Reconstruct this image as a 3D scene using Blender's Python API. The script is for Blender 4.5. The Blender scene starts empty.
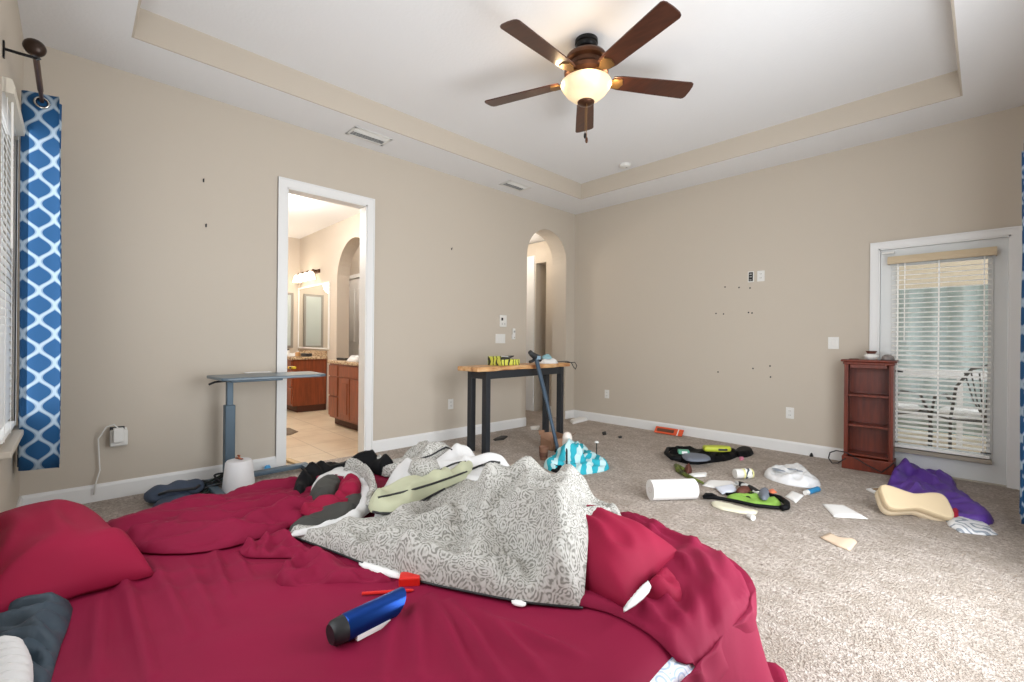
import bpy, bmesh, math, random
from mathutils import Vector, Matrix, noise, geometry
S = bpy.context.scene
COL = S.collection
PI = math.pi
random.seed(7)

# ------------------------------------------------------------------ camera
F_PX, CAM_H, ROLL = 455.6, 1.14, .0093
YAW = math.atan2(438, 455.6)
RT = Vector((math.sin(YAW), math.cos(YAW), 0))
FW = Vector((-math.cos(YAW), math.sin(YAW), 0))
UP = Vector((0, 0, 1))
CAM = Vector((0, 0, CAM_H))
cd = bpy.data.cameras.new('camera')
cam = bpy.data.objects.new('camera', cd)
COL.objects.link(cam)
cd.sensor_width = 36
cd.lens = 36 * F_PX / 1024
cd.clip_start = .02
cx = RT * math.cos(ROLL) + UP * math.sin(ROLL)
cy = UP * math.cos(ROLL) - RT * math.sin(ROLL)
cz = -FW
cam.matrix_world = Matrix(((cx.x, cy.x, cz.x, 0), (cx.y, cy.y, cz.y, 0), (cx.z, cy.z, cz.z, CAM_H), (0, 0, 0, 1)))
S.camera = cam

# ------------------------------------------------------------------ world, exposure, window light
S.view_settings.view_transform = 'Standard'
S.view_settings.look = 'None'
S.view_settings.gamma = 1
S.view_settings.use_curve_mapping = False
S.view_settings.exposure = 0.46
w = bpy.data.worlds.new('world')
S.world = w
w.use_nodes = True
bg = w.node_tree.nodes['Background']
bg.inputs[0].default_value = (.93, .96, 1, 1)
bg.inputs[1].default_value = 1.7

def area(name, loc, direction, sx, sy, power, color=(1, 1, 1)):
    l = bpy.data.lights.new(name, 'AREA')
    l.shape = 'RECTANGLE'
    l.size, l.size_y, l.energy, l.color = sx, sy, power, color
    o = bpy.data.objects.new(name, l)
    COL.objects.link(o)
    o.location = loc
    o.rotation_euler = Vector(direction).to_track_quat('-Z', 'Z').to_euler()
    return o

def point(name, loc, power, color, r=.05):
    l = bpy.data.lights.new(name, 'POINT')
    l.energy, l.color, l.shadow_soft_size = power, color, r
    o = bpy.data.objects.new(name, l)
    COL.objects.link(o)
    o.location = loc
    return o

area('added_head_window_fill', (-1.35, -.215, 1.6), (0, 1, .05), 1.5, 1.5, 16, (.93, .97, 1))  # fill light added at an invented, unseen window over the bed head
area('daylight_slider', (.335, 2.35, 1.25), (-1, 0, .03), 2.2, 2.0, 70, (.93, .97, 1))
area('daylight_side_window', (-3.49, -.19, 1.5), (0, 1, 0), .7, 1.6, 5, (.93, .97, 1))

# ------------------------------------------------------------------ pixel helpers: a ray of the photograph met with a plane of the room
def ray(px, py):
    u, v = px - 512, py - 341
    c, s = math.cos(ROLL), math.sin(ROLL)
    return FW * F_PX + RT * (u * c + v * s) - UP * (-u * s + v * c)

def P(px, py, z=0.0):
    d = ray(px, py)
    return CAM + d * ((z - CAM_H) / d.z)

def PX(px, py, x):
    d = ray(px, py)
    return CAM + d * (x / d.x)

def PY(px, py, y):
    d = ray(px, py)
    return CAM + d * (y / d.y)

def P2(pts, z=0.0):
    return [P(a, b, z).xy for a, b in pts]

# ------------------------------------------------------------------ materials
def lin(h):
    h = h.lstrip('#')
    r = [int(h[i:i + 2], 16) / 255 for i in (0, 2, 4)]
    return tuple(c / 12.92 if c <= .04045 else ((c + .055) / 1.055) ** 2.4 for c in r) + (1,)

class NT:
    def __init__(self, name):
        self.m = bpy.data.materials.new(name)
        self.m.use_nodes = True
        self.t = self.m.node_tree
        self.b = self.t.nodes['Principled BSDF']
    def n(self, typ, **kw):
        x = self.t.nodes.new(typ)
        for k, v in kw.items():
            if k.startswith('i_'):
                x.inputs[k[2:].replace('_', ' ')].default_value = v
            else:
                setattr(x, k, v)
        return x
    def l(self, a, b):
        self.t.links.new(a, b)
    def coord(self, kind='Object', scale=(1, 1, 1)):
        c = self.n('ShaderNodeTexCoord')
        mp = self.n('ShaderNodeMapping')
        mp.inputs['Scale'].default_value = scale
        self.l(c.outputs[kind], mp.inputs[0])
        return mp.outputs[0]
    def math(self, op, a, b=None, c=None):
        x = self.n('ShaderNodeMath', operation=op)
        for i, v in enumerate((a, b, c)):
            if v is None:
                continue
            if isinstance(v, (int, float)):
                x.inputs[i].default_value = v
            else:
                self.l(v, x.inputs[i])
        return x.outputs[0]
    def mix(self, fac, a, b):
        x = self.n('ShaderNodeMix', data_type='RGBA')
        for i, v in ((0, fac), (6, a), (7, b)):
            if isinstance(v, (int, float, tuple)):
                x.inputs[i].default_value = v
            else:
                self.l(v, x.inputs[i])
        return x.outputs[2]
    def ramp(self, fac, stops):
        x = self.n('ShaderNodeValToRGB')
        e = x.color_ramp.elements
        while len(e) < len(stops):
            e.new(.5)
        for q, (p, c) in zip(e, stops):
            q.position, q.color = p, c
        self.l(fac, x.inputs[0])
        return x.outputs[0]
    def bump(self, h, strength=.3, dist=.01):
        x = self.n('ShaderNodeBump', i_Strength=strength, i_Distance=dist)
        self.l(h, x.inputs['Height'])
        self.l(x.outputs[0], self.b.inputs['Normal'])
    def color(self, c):
        if isinstance(c, tuple):
            self.b.inputs['Base Color'].default_value = c
        else:
            self.l(c, self.b.inputs['Base Color'])

MATS = {}
def mat(name, col, rough=.6, metal=0, spec=None, bump=0, bscale=200, vary=0, vscale=6, coat=0, sheen=0, emit=0, stretch=(1, 1, 1), col2=None):
    if name in MATS:
        return MATS[name]
    k = NT(name)
    c = lin(col)
    k.b.inputs['Roughness'].default_value = rough
    k.b.inputs['Metallic'].default_value = metal
    if spec is not None:
        k.b.inputs['Specular IOR Level'].default_value = spec
    if coat:
        k.b.inputs['Coat Weight'].default_value = coat
    if sheen:
        k.b.inputs['Sheen Weight'].default_value = sheen
        k.b.inputs['Sheen Roughness'].default_value = .5
    if vary or col2:
        nz = k.n('ShaderNodeTexNoise', i_Scale=vscale, i_Detail=5)
        k.l(k.coord(scale=stretch), nz.inputs['Vector'])
        c2 = lin(col2) if col2 else tuple(x * (1 - vary) for x in c[:3]) + (1,)
        k.color(k.ramp(nz.outputs[0], [(.36, c), (.66, c2)]))
    else:
        k.color(c)
    if bump:
        nb = k.n('ShaderNodeTexNoise', i_Scale=bscale, i_Detail=3)
        k.l(k.coord(scale=stretch), nb.inputs['Vector'])
        k.bump(nb.outputs[0], bump, .004)
    if emit:
        k.b.inputs['Emission Color'].default_value = c
        k.b.inputs['Emission Strength'].default_value = emit
    MATS[name] = k.m
    return k.m

M_WALL = mat('wall_paint', '#C6BCAE', .85, bump=.12, bscale=120)
M_CEIL = mat('ceiling_paint', '#E9E9EA', .9, bump=.35, bscale=45)
M_WHITE = mat('white_trim', '#E8E8E7', .45)
M_PLATE = mat('white_plastic', '#E4E3DF', .4)
M_BLACK = mat('black_plastic', '#16171A', .5)
M_DARK = mat('dark_grey', '#2A2C30', .6)
M_BRONZE = mat('bronze_metal', '#5A3B2A', .35, metal=.7, vary=.3)
M_BLACKMETAL = mat('black_metal', '#121214', .4, metal=.4)
M_CHROME = mat('chrome', '#C8C8C6', .2, metal=1)
M_RED = mat('crimson_sheet', '#821036', .75, spec=.22, bump=.05, bscale=700, vary=.1, vscale=3)
M_RED2 = mat('crimson_pillowcase', '#8E1236', .75, spec=.22, bump=.05, bscale=700, vary=.1, vscale=3)
M_CHERRY = mat('cherry_wood', '#752A10', .4, vary=.4, vscale=5, stretch=(8, 8, .8), coat=.1)
M_CABINET = mat('cabinet_wood', '#8C4425', .4, vary=.35, vscale=5, stretch=(7, 7, .8), coat=.2)
M_PAPER = mat('paper', '#E9E8E6', .8)
M_LINEN = mat('white_cotton', '#CECDCC', .85, bump=.2, bscale=300)
M_BLUEGREY = mat('blue_grey_cloth', '#34434F', .6, vary=.35)
M_CHARCOAL = mat('charcoal_cloth', '#3E3E3A', .8, vary=.3)
M_STEEL = mat('blue_grey_steel', '#536573', .42, metal=.3)
M_NAVY = mat('navy_nylon', '#445166', .75, vary=.3)
M_FRAME = mat('charcoal_frame', '#22262C', .5, bump=.1, bscale=80)
M_BLIND = mat('blind_white', '#FAF9F5', .5)

def carpet_mat():
    k = NT('carpet_pile')
    co = k.coord()
    a = k.n('ShaderNodeTexNoise', i_Scale=42, i_Detail=6, i_Roughness=.8)
    b = k.n('ShaderNodeTexNoise', i_Scale=7, i_Detail=4)
    v = k.n('ShaderNodeTexVoronoi', i_Scale=120)
    d = k.n('ShaderNodeTexNoise', i_Scale=1.3, i_Detail=3)
    for q in (a, b, v, d):
        k.l(co, q.inputs['Vector'])
    c = k.ramp(a.outputs[0], [(.34, lin('#7E7066')), (.45, lin('#B5A79C')), (.55, lin('#D2C6BC')), (.66, lin('#EEE5DD'))])
    c2 = k.mix(k.ramp(b.outputs[0], [(.4, (0, 0, 0, 1)), (.62, (.55, .55, .55, 1))]), c, lin('#A89A8C'))
    k.color(c2)
    h = k.math('ADD', k.math('MULTIPLY', a.outputs[0], 1.2), k.math('MULTIPLY', v.outputs[0], .8))
    h = k.math('ADD', h, k.math('MULTIPLY', b.outputs[0], .8))
    k.bump(h, .9, .018)
    k.b.inputs['Roughness'].default_value = .95
    return k.m
M_CARPET = carpet_mat()

def tile_mat():
    k = NT('beige_floor_tile')
    br = k.n('ShaderNodeTexBrick', offset=0.0, i_Scale=1, i_Mortar_Size=.004)
    br.inputs['Brick Width'].default_value = .46
    br.inputs['Row Height'].default_value = .46
    br.inputs['Color1'].default_value = lin('#D6C5AC')
    br.inputs['Color2'].default_value = lin('#D0BDA3')
    br.inputs['Mortar'].default_value = lin('#9C8870')
    co = k.coord()
    k.l(co, br.inputs['Vector'])
    nz = k.n('ShaderNodeTexNoise', i_Scale=3, i_Detail=6)
    k.l(co, nz.inputs['Vector'])
    k.color(k.mix(k.ramp(nz.outputs[0], [(.45, (0, 0, 0, 1)), (.7, (.6, .6, .6, 1))]), br.outputs[0], lin('#B39A7D')))
    k.b.inputs['Roughness'].default_value = .3
    return k.m
M_TILE = tile_mat()

def granite_mat():
    k = NT('speckled_granite')
    v = k.n('ShaderNodeTexVoronoi', i_Scale=90)
    k.l(k.coord(), v.inputs['Vector'])
    k.color(k.ramp(v.outputs['Color'], [(.2, lin('#6D4F38')), (.45, lin('#B99A78')), (.8, lin('#D6C3A6'))]))
    k.b.inputs['Roughness'].default_value = .25
    return k.m
M_GRANITE = granite_mat()

def paisley_mat():
    k = NT('grey_paisley_cotton')
    co = k.coord()
    wv = k.n('ShaderNodeTexNoise', i_Scale=9, i_Detail=2)
    k.l(co, wv.inputs['Vector'])
    off = k.n('ShaderNodeVectorMath', operation='SCALE')
    k.l(wv.outputs['Color'], off.inputs[0])
    off.inputs['Scale'].default_value = .07
    ad = k.n('ShaderNodeVectorMath', operation='ADD')
    k.l(co, ad.inputs[0])
    k.l(off.outputs[0], ad.inputs[1])
    v = k.n('ShaderNodeTexVoronoi', i_Scale=24)
    v2 = k.n('ShaderNodeTexVoronoi', i_Scale=60)
    for q in (v, v2):
        k.l(ad.outputs[0], q.inputs['Vector'])
    r = k.math('SINE', k.math('MULTIPLY', v.outputs[0], 30))
    r2 = k.math('SINE', k.math('MULTIPLY', v2.outputs[0], 13))
    f = k.math('ADD', k.math('MULTIPLY', r, .33), k.math('MULTIPLY', r2, .27))
    f = k.math('ADD', f, .5)
    k.color(k.ramp(f, [(.12, lin('#7B7973')), (.36, lin('#98968F')), (.5, lin('#ACAAA4')), (.85, lin('#BAB8B3'))]))
    k.bump(f, .1, .003)
    k.b.inputs['Roughness'].default_value = .8
    return k.m
M_PAISLEY = paisley_mat()

def stripes_mat(name, c1, c2, freq, ang=0.0, duty=0.0, warp=.05):
    k = NT(name)
    co = k.coord()
    nz = k.n('ShaderNodeTexNoise', i_Scale=6, i_Detail=2)
    k.l(co, nz.inputs['Vector'])
    sp = k.n('ShaderNodeSeparateXYZ')
    k.l(co, sp.inputs[0])
    a = k.math('ADD', k.math('MULTIPLY', sp.outputs[0], math.cos(ang)), k.math('MULTIPLY', sp.outputs[1], math.sin(ang)))
    a = k.math('ADD', a, k.math('MULTIPLY', nz.outputs[0], warp))
    s = k.math('GREATER_THAN', k.math('SINE', k.math('MULTIPLY', a, freq)), duty)
    k.color(k.mix(s, lin(c1), lin(c2)))
    k.b.inputs['Roughness'].default_value = .8
    return k.m

def ogee_mat():
    k = NT('blue_ogee_curtain_fabric')
    uv = k.n('ShaderNodeTexCoord').outputs['UV']
    sp = k.n('ShaderNodeSeparateXYZ')
    k.l(uv, sp.inputs[0])
    u = k.math('DIVIDE', sp.outputs[0], .122)
    v = k.math('MULTIPLY', sp.outputs[1], 2 * PI / .165)
    cv = k.math('MULTIPLY', k.math('COSINE', v), .25)
    def line(x):
        return k.math('ABSOLUTE', k.math('SUBTRACT', k.math('FRACT', x), .5))
    d1 = line(k.math('ADD', k.math('SUBTRACT', u, cv), .5))
    d2 = line(k.math('ADD', u, cv))
    d = k.math('MINIMUM', d1, d2)
    m = k.ramp(d, [(.105, (1, 1, 1, 1)), (.12, (0, 0, 0, 1))])
    core = k.ramp(d, [(.045, (0, 0, 0, 1)), (.075, (1, 1, 1, 1))])
    wh = k.mix(core, lin('#A9BCCD'), lin('#869DB4'))
    k.color(k.mix(m, lin('#0B4D7E'), wh))
    k.b.inputs['Roughness'].default_value = .7
    return k.m
M_OGEE = ogee_mat()

def glass_mat():
    k = NT('window_glass')
    k.b.inputs['Transmission Weight'].default_value = 1
    k.b.inputs['Roughness'].default_value = 0
    k.b.inputs['IOR'].default_value = 1.1
    return k.m
M_GLASS = glass_mat()
M_MIRROR = mat('mirror_silver', '#E6E8E6', .02, metal=1)

# ------------------------------------------------------------------ mesh helpers
class MB:
    def __init__(self):
        self.v, self.f, self.uv = [], [], None
    def add(self, vs, fs):
        o = len(self.v)
        self.v += [tuple(q) for q in vs]
        self.f += [tuple(i + o for i in q) for q in fs]
        return self
    def box(self, c, s, rz=0, m=None):
        x, y, z = s[0] / 2, s[1] / 2, s[2] / 2
        R = m or Matrix.Rotation(rz, 3, 'Z')
        vs = [Vector(c) + R @ Vector((a * x, b * y, d * z)) for a in (-1, 1) for b in (-1, 1) for d in (-1, 1)]
        return self.add(vs, [(0, 1, 3, 2), (4, 6, 7, 5), (0, 4, 5, 1), (2, 3, 7, 6), (0, 2, 6, 4), (1, 5, 7, 3)])
    def b2(self, p, q):
        return self.box([(a + b) / 2 for a, b in zip(p, q)], [abs(b - a) for a, b in zip(p, q)])
    def tube(self, pts, r, n=10, cap=True):
        pts = [Vector(p) for p in pts]
        rs = r if isinstance(r, (list, tuple)) else [r] * len(pts)
        rings, ref = [], None
        for i, p in enumerate(pts):
            a = pts[max(i - 1, 0)]
            b = pts[min(i + 1, len(pts) - 1)]
            d = (b - a).normalized()
            if ref is None:
                ref = Vector((0, 0, 1)) if abs(d.z) < .9 else Vector((1, 0, 0))
            s = d.cross(ref).normalized()
            t = s.cross(d).normalized()
            ref = t
            rings.append([p + (s * math.cos(2 * PI * k / n) + t * math.sin(2 * PI * k / n)) * rs[i] for k in range(n)])
        vs = [q for g in rings for q in g]
        fs = [(i * n + k, i * n + (k + 1) % n, (i + 1) * n + (k + 1) % n, (i + 1) * n + k) for i in range(len(pts) - 1) for k in range(n)]
        if cap:
            fs += [tuple(range(n - 1, -1, -1)), tuple((len(pts) - 1) * n + k for k in range(n))]
        return self.add(vs, fs)
    def lathe(self, prof, c=(0, 0, 0), n=24, m=None):
        m = m or Matrix.Identity(3)
        vs, fs = [], []
        for r, z in prof:
            for k in range(n):
                a = 2 * PI * k / n
                vs.append(Vector(c) + m @ Vector((r * math.cos(a), r * math.sin(a), z)))
        for i in range(len(prof) - 1):
            for k in range(n):
                fs.append((i * n + k, i * n + (k + 1) % n, (i + 1) * n + (k + 1) % n, (i + 1) * n + k))
        if prof[0][0] > 1e-5:
            fs.append(tuple(range(n - 1, -1, -1)))
        if prof[-1][0] > 1e-5:
            fs.append(tuple((len(prof) - 1) * n + k for k in range(n)))
        return self.add(vs, fs)
    def prism(self, poly, fn, a, b):
        """poly of 2D points; fn(u, v, w) -> 3D; from w = a to w = b"""
        n = len(poly)
        vs = [fn(p[0], p[1], a) for p in poly] + [fn(p[0], p[1], b) for p in poly]
        fs = [tuple(range(n - 1, -1, -1)), tuple(range(n, 2 * n))]
        fs += [(i, (i + 1) % n, n + (i + 1) % n, n + i) for i in range(n)]
        return self.add(vs, fs)
    def grid(self, fn, nu, nv, closed=False):
        vs = [fn(i / (nu - 1), j / (nv - 1)) for j in range(nv) for i in range(nu)]
        fs = [(j * nu + i, j * nu + i + 1, (j + 1) * nu + i + 1, (j + 1) * nu + i) for j in range(nv - 1) for i in range(nu - 1)]
        return self.add(vs, fs)
    def build(self, name, m, parent=None, smooth=False, bevel=0, solid=0, sub=0, loc=None):
        me = bpy.data.meshes.new(name)
        me.from_pydata(self.v, [], self.f)
        bm = bmesh.new()
        bm.from_mesh(me)
        bmesh.ops.remove_doubles(bm, verts=bm.verts, dist=1e-6)
        bmesh.ops.recalc_face_normals(bm, faces=bm.faces)
        bm.to_mesh(me)
        bm.free()
        me.materials.append(m)
        if smooth:
            for p in me.polygons:
                p.use_smooth = True
        o = bpy.data.objects.new(name, me)
        COL.objects.link(o)
        if parent:
            o.parent = parent
        if loc:
            o.location = loc
        if bevel:
            q = o.modifiers.new('bevel', 'BEVEL')
            q.width, q.segments, q.limit_method, q.angle_limit = bevel, 2, 'ANGLE', .6
        if solid:
            q = o.modifiers.new('solid', 'SOLIDIFY')
            q.thickness, q.offset = solid, 0
        if sub:
            q = o.modifiers.new('sub', 'SUBSURF')
            q.levels = q.render_levels = sub
        if smooth == 'auto':
            me.set_sharp_from_angle(angle=.7)
        return o

def tag(o, label=None, cat=None, group=None, kind=None):
    if label: o['label'] = label
    if cat: o['category'] = cat
    if group: o['group'] = group
    if kind: o['kind'] = kind
    return o

def thing(name, label, cat, loc=(0, 0, 0), rz=0, group=None):
    o = bpy.data.objects.new(name, None)
    COL.objects.link(o)
    o.empty_display_size = .1
    o.location = loc
    o.rotation_euler = (0, 0, rz)
    return tag(o, label, cat, group)

def struct(o, label=None):
    o['kind'] = 'structure'
    if label: o['label'] = label
    return o

def dup(o, loc=None, label=None, parent=None):
    c = o.copy()
    COL.objects.link(c)
    if parent: c.parent = parent
    if loc is not None: c.location = loc
    if label: c['label'] = label
    for ch in list(o.children):
        dup(ch, parent=c)
    return c

def smoothstep(a, b, x):
    t = min(1, max(0, (x - a) / (b - a)))
    return t * t * (3 - 2 * t)

def crumple(x, y, f, ang=0, st=1.0, seed=0.0):
    """a field of soft crease lines, -1 .. 1"""
    c, s = math.cos(ang), math.sin(ang)
    u, v = (x * c + y * s) * f / st, (-x * s + y * c) * f
    wx = noise.noise(Vector((u * .7 + seed, v * .7, 3.1))) * .6
    wy = noise.noise(Vector((u * .7, v * .7 + seed, 8.4))) * .6
    n = noise.noise(Vector((u + wx + seed, v + wy, seed * 1.7)))
    return math.exp(-(n * 4.2) ** 2) * 1.9 - .9

def lump(x, y, f, seed=0.0):
    return noise.noise(Vector((x * f + seed, y * f - seed, seed)))

def ridges(lst):
    """lst of (x0, y0, x1, y1, height, width) crease lines"""
    def fn(x, y):
        h = 0
        for x0, y0, x1, y1, a, w_ in lst:
            dx, dy = x1 - x0, y1 - y0
            L = dx * dx + dy * dy
            t = ((x - x0) * dx + (y - y0) * dy) / L
            tc = min(1, max(0, t))
            ex, ey = x - x0 - tc * dx, y - y0 - tc * dy
            d2 = ex * ex + ey * ey
            if d2 < 9 * w_ * w_:
                h += a * math.exp(-d2 / (w_ * w_)) * (math.sin(PI * min(1, max(0, .08 + .84 * tc))) ** .7)
        return h
    return fn

def resample(poly, step):
    out = []
    n = len(poly)
    for i in range(n):
        a, b = Vector(poly[i]), Vector(poly[(i + 1) % n])
        k = max(1, int((b - a).length / step))
        out += [a + (b - a) * (j / k) for j in range(k)]
    return out

def smooth_poly(poly, it=2):
    for _ in range(it):
        q = []
        n = len(poly)
        for i in range(n):
            a, b = Vector(poly[i]), Vector(poly[(i + 1) % n])
            q += [a * .75 + b * .25, a * .25 + b * .75]
        poly = q
    return poly

def heap(name, poly, m, base=0.0, T=.03, r=.05, wr=None, res=.02, parent=None, thick=.004, rnd=1, uvfn=None, power=.5):
    """a soft thing lying on base(x, y): rounded to nothing over r at its rim, T thick inside, wr(x, y) creases on top"""
    bf = base if callable(base) else (lambda x, y: base)
    poly = [Vector(p) for p in poly]
    if rnd:
        poly = smooth_poly(poly, rnd)
    rim = resample(poly, res)
    nb = len(rim)
    xs, ys = [p.x for p in rim], [p.y for p in rim]
    pts = list(rim)
    j, y = 0, min(ys)
    def inside(px, py):
        c = False
        k = nb - 1
        for i in range(nb):
            if (ys[i] > py) != (ys[k] > py) and px < (xs[k] - xs[i]) * (py - ys[i]) / (ys[k] - ys[i]) + xs[i]:
                c = not c
            k = i
        return c
    def dist(px, py):
        d = 1e9
        for i in range(nb):
            ax, ay, bx, by = xs[i - 1], ys[i - 1], xs[i], ys[i]
            dx, dy = bx - ax, by - ay
            L = dx * dx + dy * dy or 1e-12
            t = min(1, max(0, ((px - ax) * dx + (py - ay) * dy) / L))
            q = (px - ax - t * dx) ** 2 + (py - ay - t * dy) ** 2
            if q < d: d = q
        return math.sqrt(d)
    while y < max(ys):
        x = min(xs) + (res / 2 if j % 2 else 0)
        while x < max(xs):
            if inside(x, y) and dist(x, y) > res * .45:
                pts.append(Vector((x, y)))
            x += res
        y += res * .866
        j += 1
    co, ed, fa, *_ = geometry.delaunay_2d_cdt(pts, [(i, (i + 1) % nb) for i in range(nb)], [], 1, 1e-7)
    cxm, cym = sum(xs) / nb, sum(ys) / nb
    zb = min(bf(p.x, p.y) for p in rim)
    top, bot = [], []
    for p in co:
        d = dist(p.x, p.y)
        t = min(1, d / r)
        pr = (1 - (1 - t) ** 2) ** power
        b = bf(p.x, p.y)
        z = b + thick + T * pr + (wr(p.x, p.y) * min(1, d / (r * .8)) if wr else 0)
        top.append(Vector((p.x - cxm, p.y - cym, max(z, b + thick * .8) - zb)))
        bot.append(Vector((p.x - cxm, p.y - cym, b - zb)))
    n = len(co)
    cnt = {}
    for f in fa:
        for i in range(len(f)):
            a, b = f[i], f[(i + 1) % len(f)]
            cnt[(min(a, b), max(a, b))] = cnt.get((min(a, b), max(a, b)), 0) + 1
    fs = [tuple(f) for f in fa] + [tuple(i + n for i in reversed(f)) for f in fa]
    for f in fa:
        for i in range(len(f)):
            a, b = f[i], f[(i + 1) % len(f)]
            if cnt[(min(a, b), max(a, b))] == 1:
                fs.append((a, b, b + n, a + n))
    mb = MB()
    mb.add(top + bot, fs)
    o = mb.build(name, m, parent, smooth=True, loc=Vector((cxm, cym, zb)))
    if parent:
        o.matrix_parent_inverse = pmat(parent).inverted()
    return o

def pmat(o):
    return Matrix.Translation(o.location) @ o.rotation_euler.to_matrix().to_4x4()

def T_(o, label, cat, group=None):
    return tag(o, label, cat, group)

# ------------------------------------------------------------------ room shell
XA, YB, XD, YC, HC, HT = -4.283, 5.415, .375, -.245, 3.045, 3.247
WT = .13
def yz(x0):
    return lambda u, v, w_: (x0 + w_, u, v)

fl = MB().b2((XA - .02, YC - .1, -.1), (XD + .1, YB + .1, 0)).b2((XA - 1.3, 4.22, -.1), (XA - .02, YB + .3, 0)).build('floor', M_CARPET)
struct(fl)

DY0, DY1, DZ = 1.347, 2.098, 2.478
arch = []
ac, ar, az = 4.797, .414, 2.296
arch = [(ac - ar, 0)] + [(ac - ar * math.cos(PI * k / 24), az + ar * math.sin(PI * k / 24)) for k in range(25)] + [(ac + ar, 0)]
wl = MB()
wl.prism([(YC - .1, 0), (DY0, 0), (DY0, DZ), (DY1, DZ), (DY1, 0), (4.22, 0), (4.22, 3.1), (YC - .1, 3.1)], yz(XA), -WT, 0)
wl.prism([(4.22, 0)] + arch + [(YB + .12, 0), (YB + .12, 3.1), (4.22, 3.1)], yz(XA), -.265, 0)
struct(wl.build('wall_left', M_WALL))

wb = MB()
BX0, BX1, BZ = -.70, .135, 2.03
wb.prism([(XA, 0), (BX0, 0), (BX0, BZ), (BX1, BZ), (BX1, 0), (XD + .2, 0), (XD + .2, 3.1), (XA, 3.1)], lambda u, v, w_: (u, YB + w_, v), 0, WT)
struct(wb.build('wall_back', M_WALL))

def holed(mb, a0, a1, z1, holes, fn):
    """wall from a0..a1 with rectangular holes (u0, u1, v0, v1) sorted along u"""
    u = a0
    for h in holes:
        mb.prism([(u, 0), (h[0], 0), (h[0], z1), (u, z1)], fn, 0, WT)
        mb.prism([(h[0], 0), (h[1], 0), (h[1], h[2]), (h[0], h[2])], fn, 0, WT)
        mb.prism([(h[0], h[3]), (h[1], h[3]), (h[1], z1), (h[0], z1)], fn, 0, WT)
        u = h[1]
    mb.prism([(u, 0), (a1, 0), (a1, z1), (u, z1)], fn, 0, WT)
    return mb
wc = holed(MB(), XA, XD + .2, 3.1, [(-3.85, -3.12, .62, 2.33), (-2.1, -.6, .8, 2.4)], lambda u, v, w_: (u, YC - w_, v))
struct(wc.build('wall_front', M_WALL))
wd = holed(MB(), YC - .1, YB + .1, 3.1, [(1.2, 3.5, .12, 2.25)], lambda u, v, w_: (XD + w_, u, v))
struct(wd.build('wall_right', M_WALL))

TX0, TX1, TY0, TY1 = -3.77, -.135, .25, 4.88
ce = MB()
ce.b2((XA - .3, YC - .1, HC), (TX0, YB + .1, HC + .05))
ce.b2((TX1, YC - .1, HC), (XD + .2, YB + .1, HC + .05))
ce.b2((TX0, YC - .1, HC), (TX1, TY0, HC + .05))
ce.b2((TX0, TY1, HC), (TX1, YB + .1, HC + .05))
ce.b2((XA - .3, YC - .1, HT), (XD + .2, YB + .1, HT + .05))
struct(ce.build('ceiling', M_CEIL))
tr = MB()
g = .012
tr.b2((TX0, TY0, HC), (TX0 + g, TY1, HT)).b2((TX1 - g, TY0, HC), (TX1, TY1, HT))
tr.b2((TX0 + g, TY0, HC), (TX1 - g, TY0 + g, HT)).b2((TX0 + g, TY1 - g, HC), (TX1 - g, TY1, HT))
struct(tr.build('trim_1', M_WALL))

def baseboard(name, p, q, nrm, h=.118, m=M_WHITE):
    p, q, nrm = Vector(p), Vector(q), Vector(nrm)
    d = (q - p).normalized()
    pr = [(0, 0), (.015, 0), (.015, h - .02), (.008, h), (0, h)]
    L = (q - p).length
    b = MB()
    b.prism(pr, lambda u, v, w_: p + nrm * u + Vector((0, 0, v)) + d * w_, 0, L)
    return struct(b.build(name, m))
baseboard('baseboard_left', (XA, YC, 0), (XA, 1.272, 0), (1, 0, 0))
baseboard('baseboard_left.001', (XA, 2.172, 0), (XA, ac - ar, 0), (1, 0, 0))
baseboard('baseboard_left.002', (XA, ac + ar, 0), (XA, YB, 0), (1, 0, 0))
baseboard('baseboard_back', (XA, YB, 0), (-.775, YB, 0), (0, -1, 0))
baseboard('baseboard_front', (XA, YC, 0), (XD, YC, 0), (0, 1, 0))
baseboard('baseboard_right', (XD, 3.55, 0), (XD, YB, 0), (-1, 0, 0))

def casing(name, fn, u0, u1, ztop, wd_=.075, depth=.02, jamb=WT, sill=False):
    """flat casing with a raised outer band, and a jamb lining, around an opening"""
    b = MB()
    for d, a in ((depth, .012), (depth * .6, wd_)):
        b.prism([(u0 - wd_, 0), (u0 - wd_ + a, 0), (u0 - wd_ + a, ztop + wd_ - a), (u0 - wd_, ztop + wd_)], fn, 0, d)
        b.prism([(u1 + wd_ - a, 0), (u1 + wd_, 0), (u1 + wd_, ztop + wd_), (u1 + wd_ - a, ztop + wd_ - a)], fn, 0, d)
        b.prism([(u0 - wd_, ztop + wd_), (u0 - wd_ + a, ztop + wd_ - a), (u1 + wd_ - a, ztop + wd_ - a), (u1 + wd_, ztop + wd_)], fn, 0, d)
    t = .012
    b.prism([(u0, 0), (u0 + t, 0), (u0 + t, ztop), (u0, ztop)], fn, -jamb, .004)
    b.prism([(u1 - t, 0), (u1, 0), (u1, ztop), (u1 - t, ztop)], fn, -jamb, .004)
    b.prism([(u0, ztop - t), (u1, ztop - t), (u1, ztop), (u0, ztop)], fn, -jamb, .004)
    return struct(b.build(name, M_WHITE))
casing('trim_2', lambda u, v, w_: (XA + w_, u, v), DY0, DY1, DZ)
casing('trim_3', lambda u, v, w_: (u, YB - w_, v), BX0, BX1, BZ, .06, .022)

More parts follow.
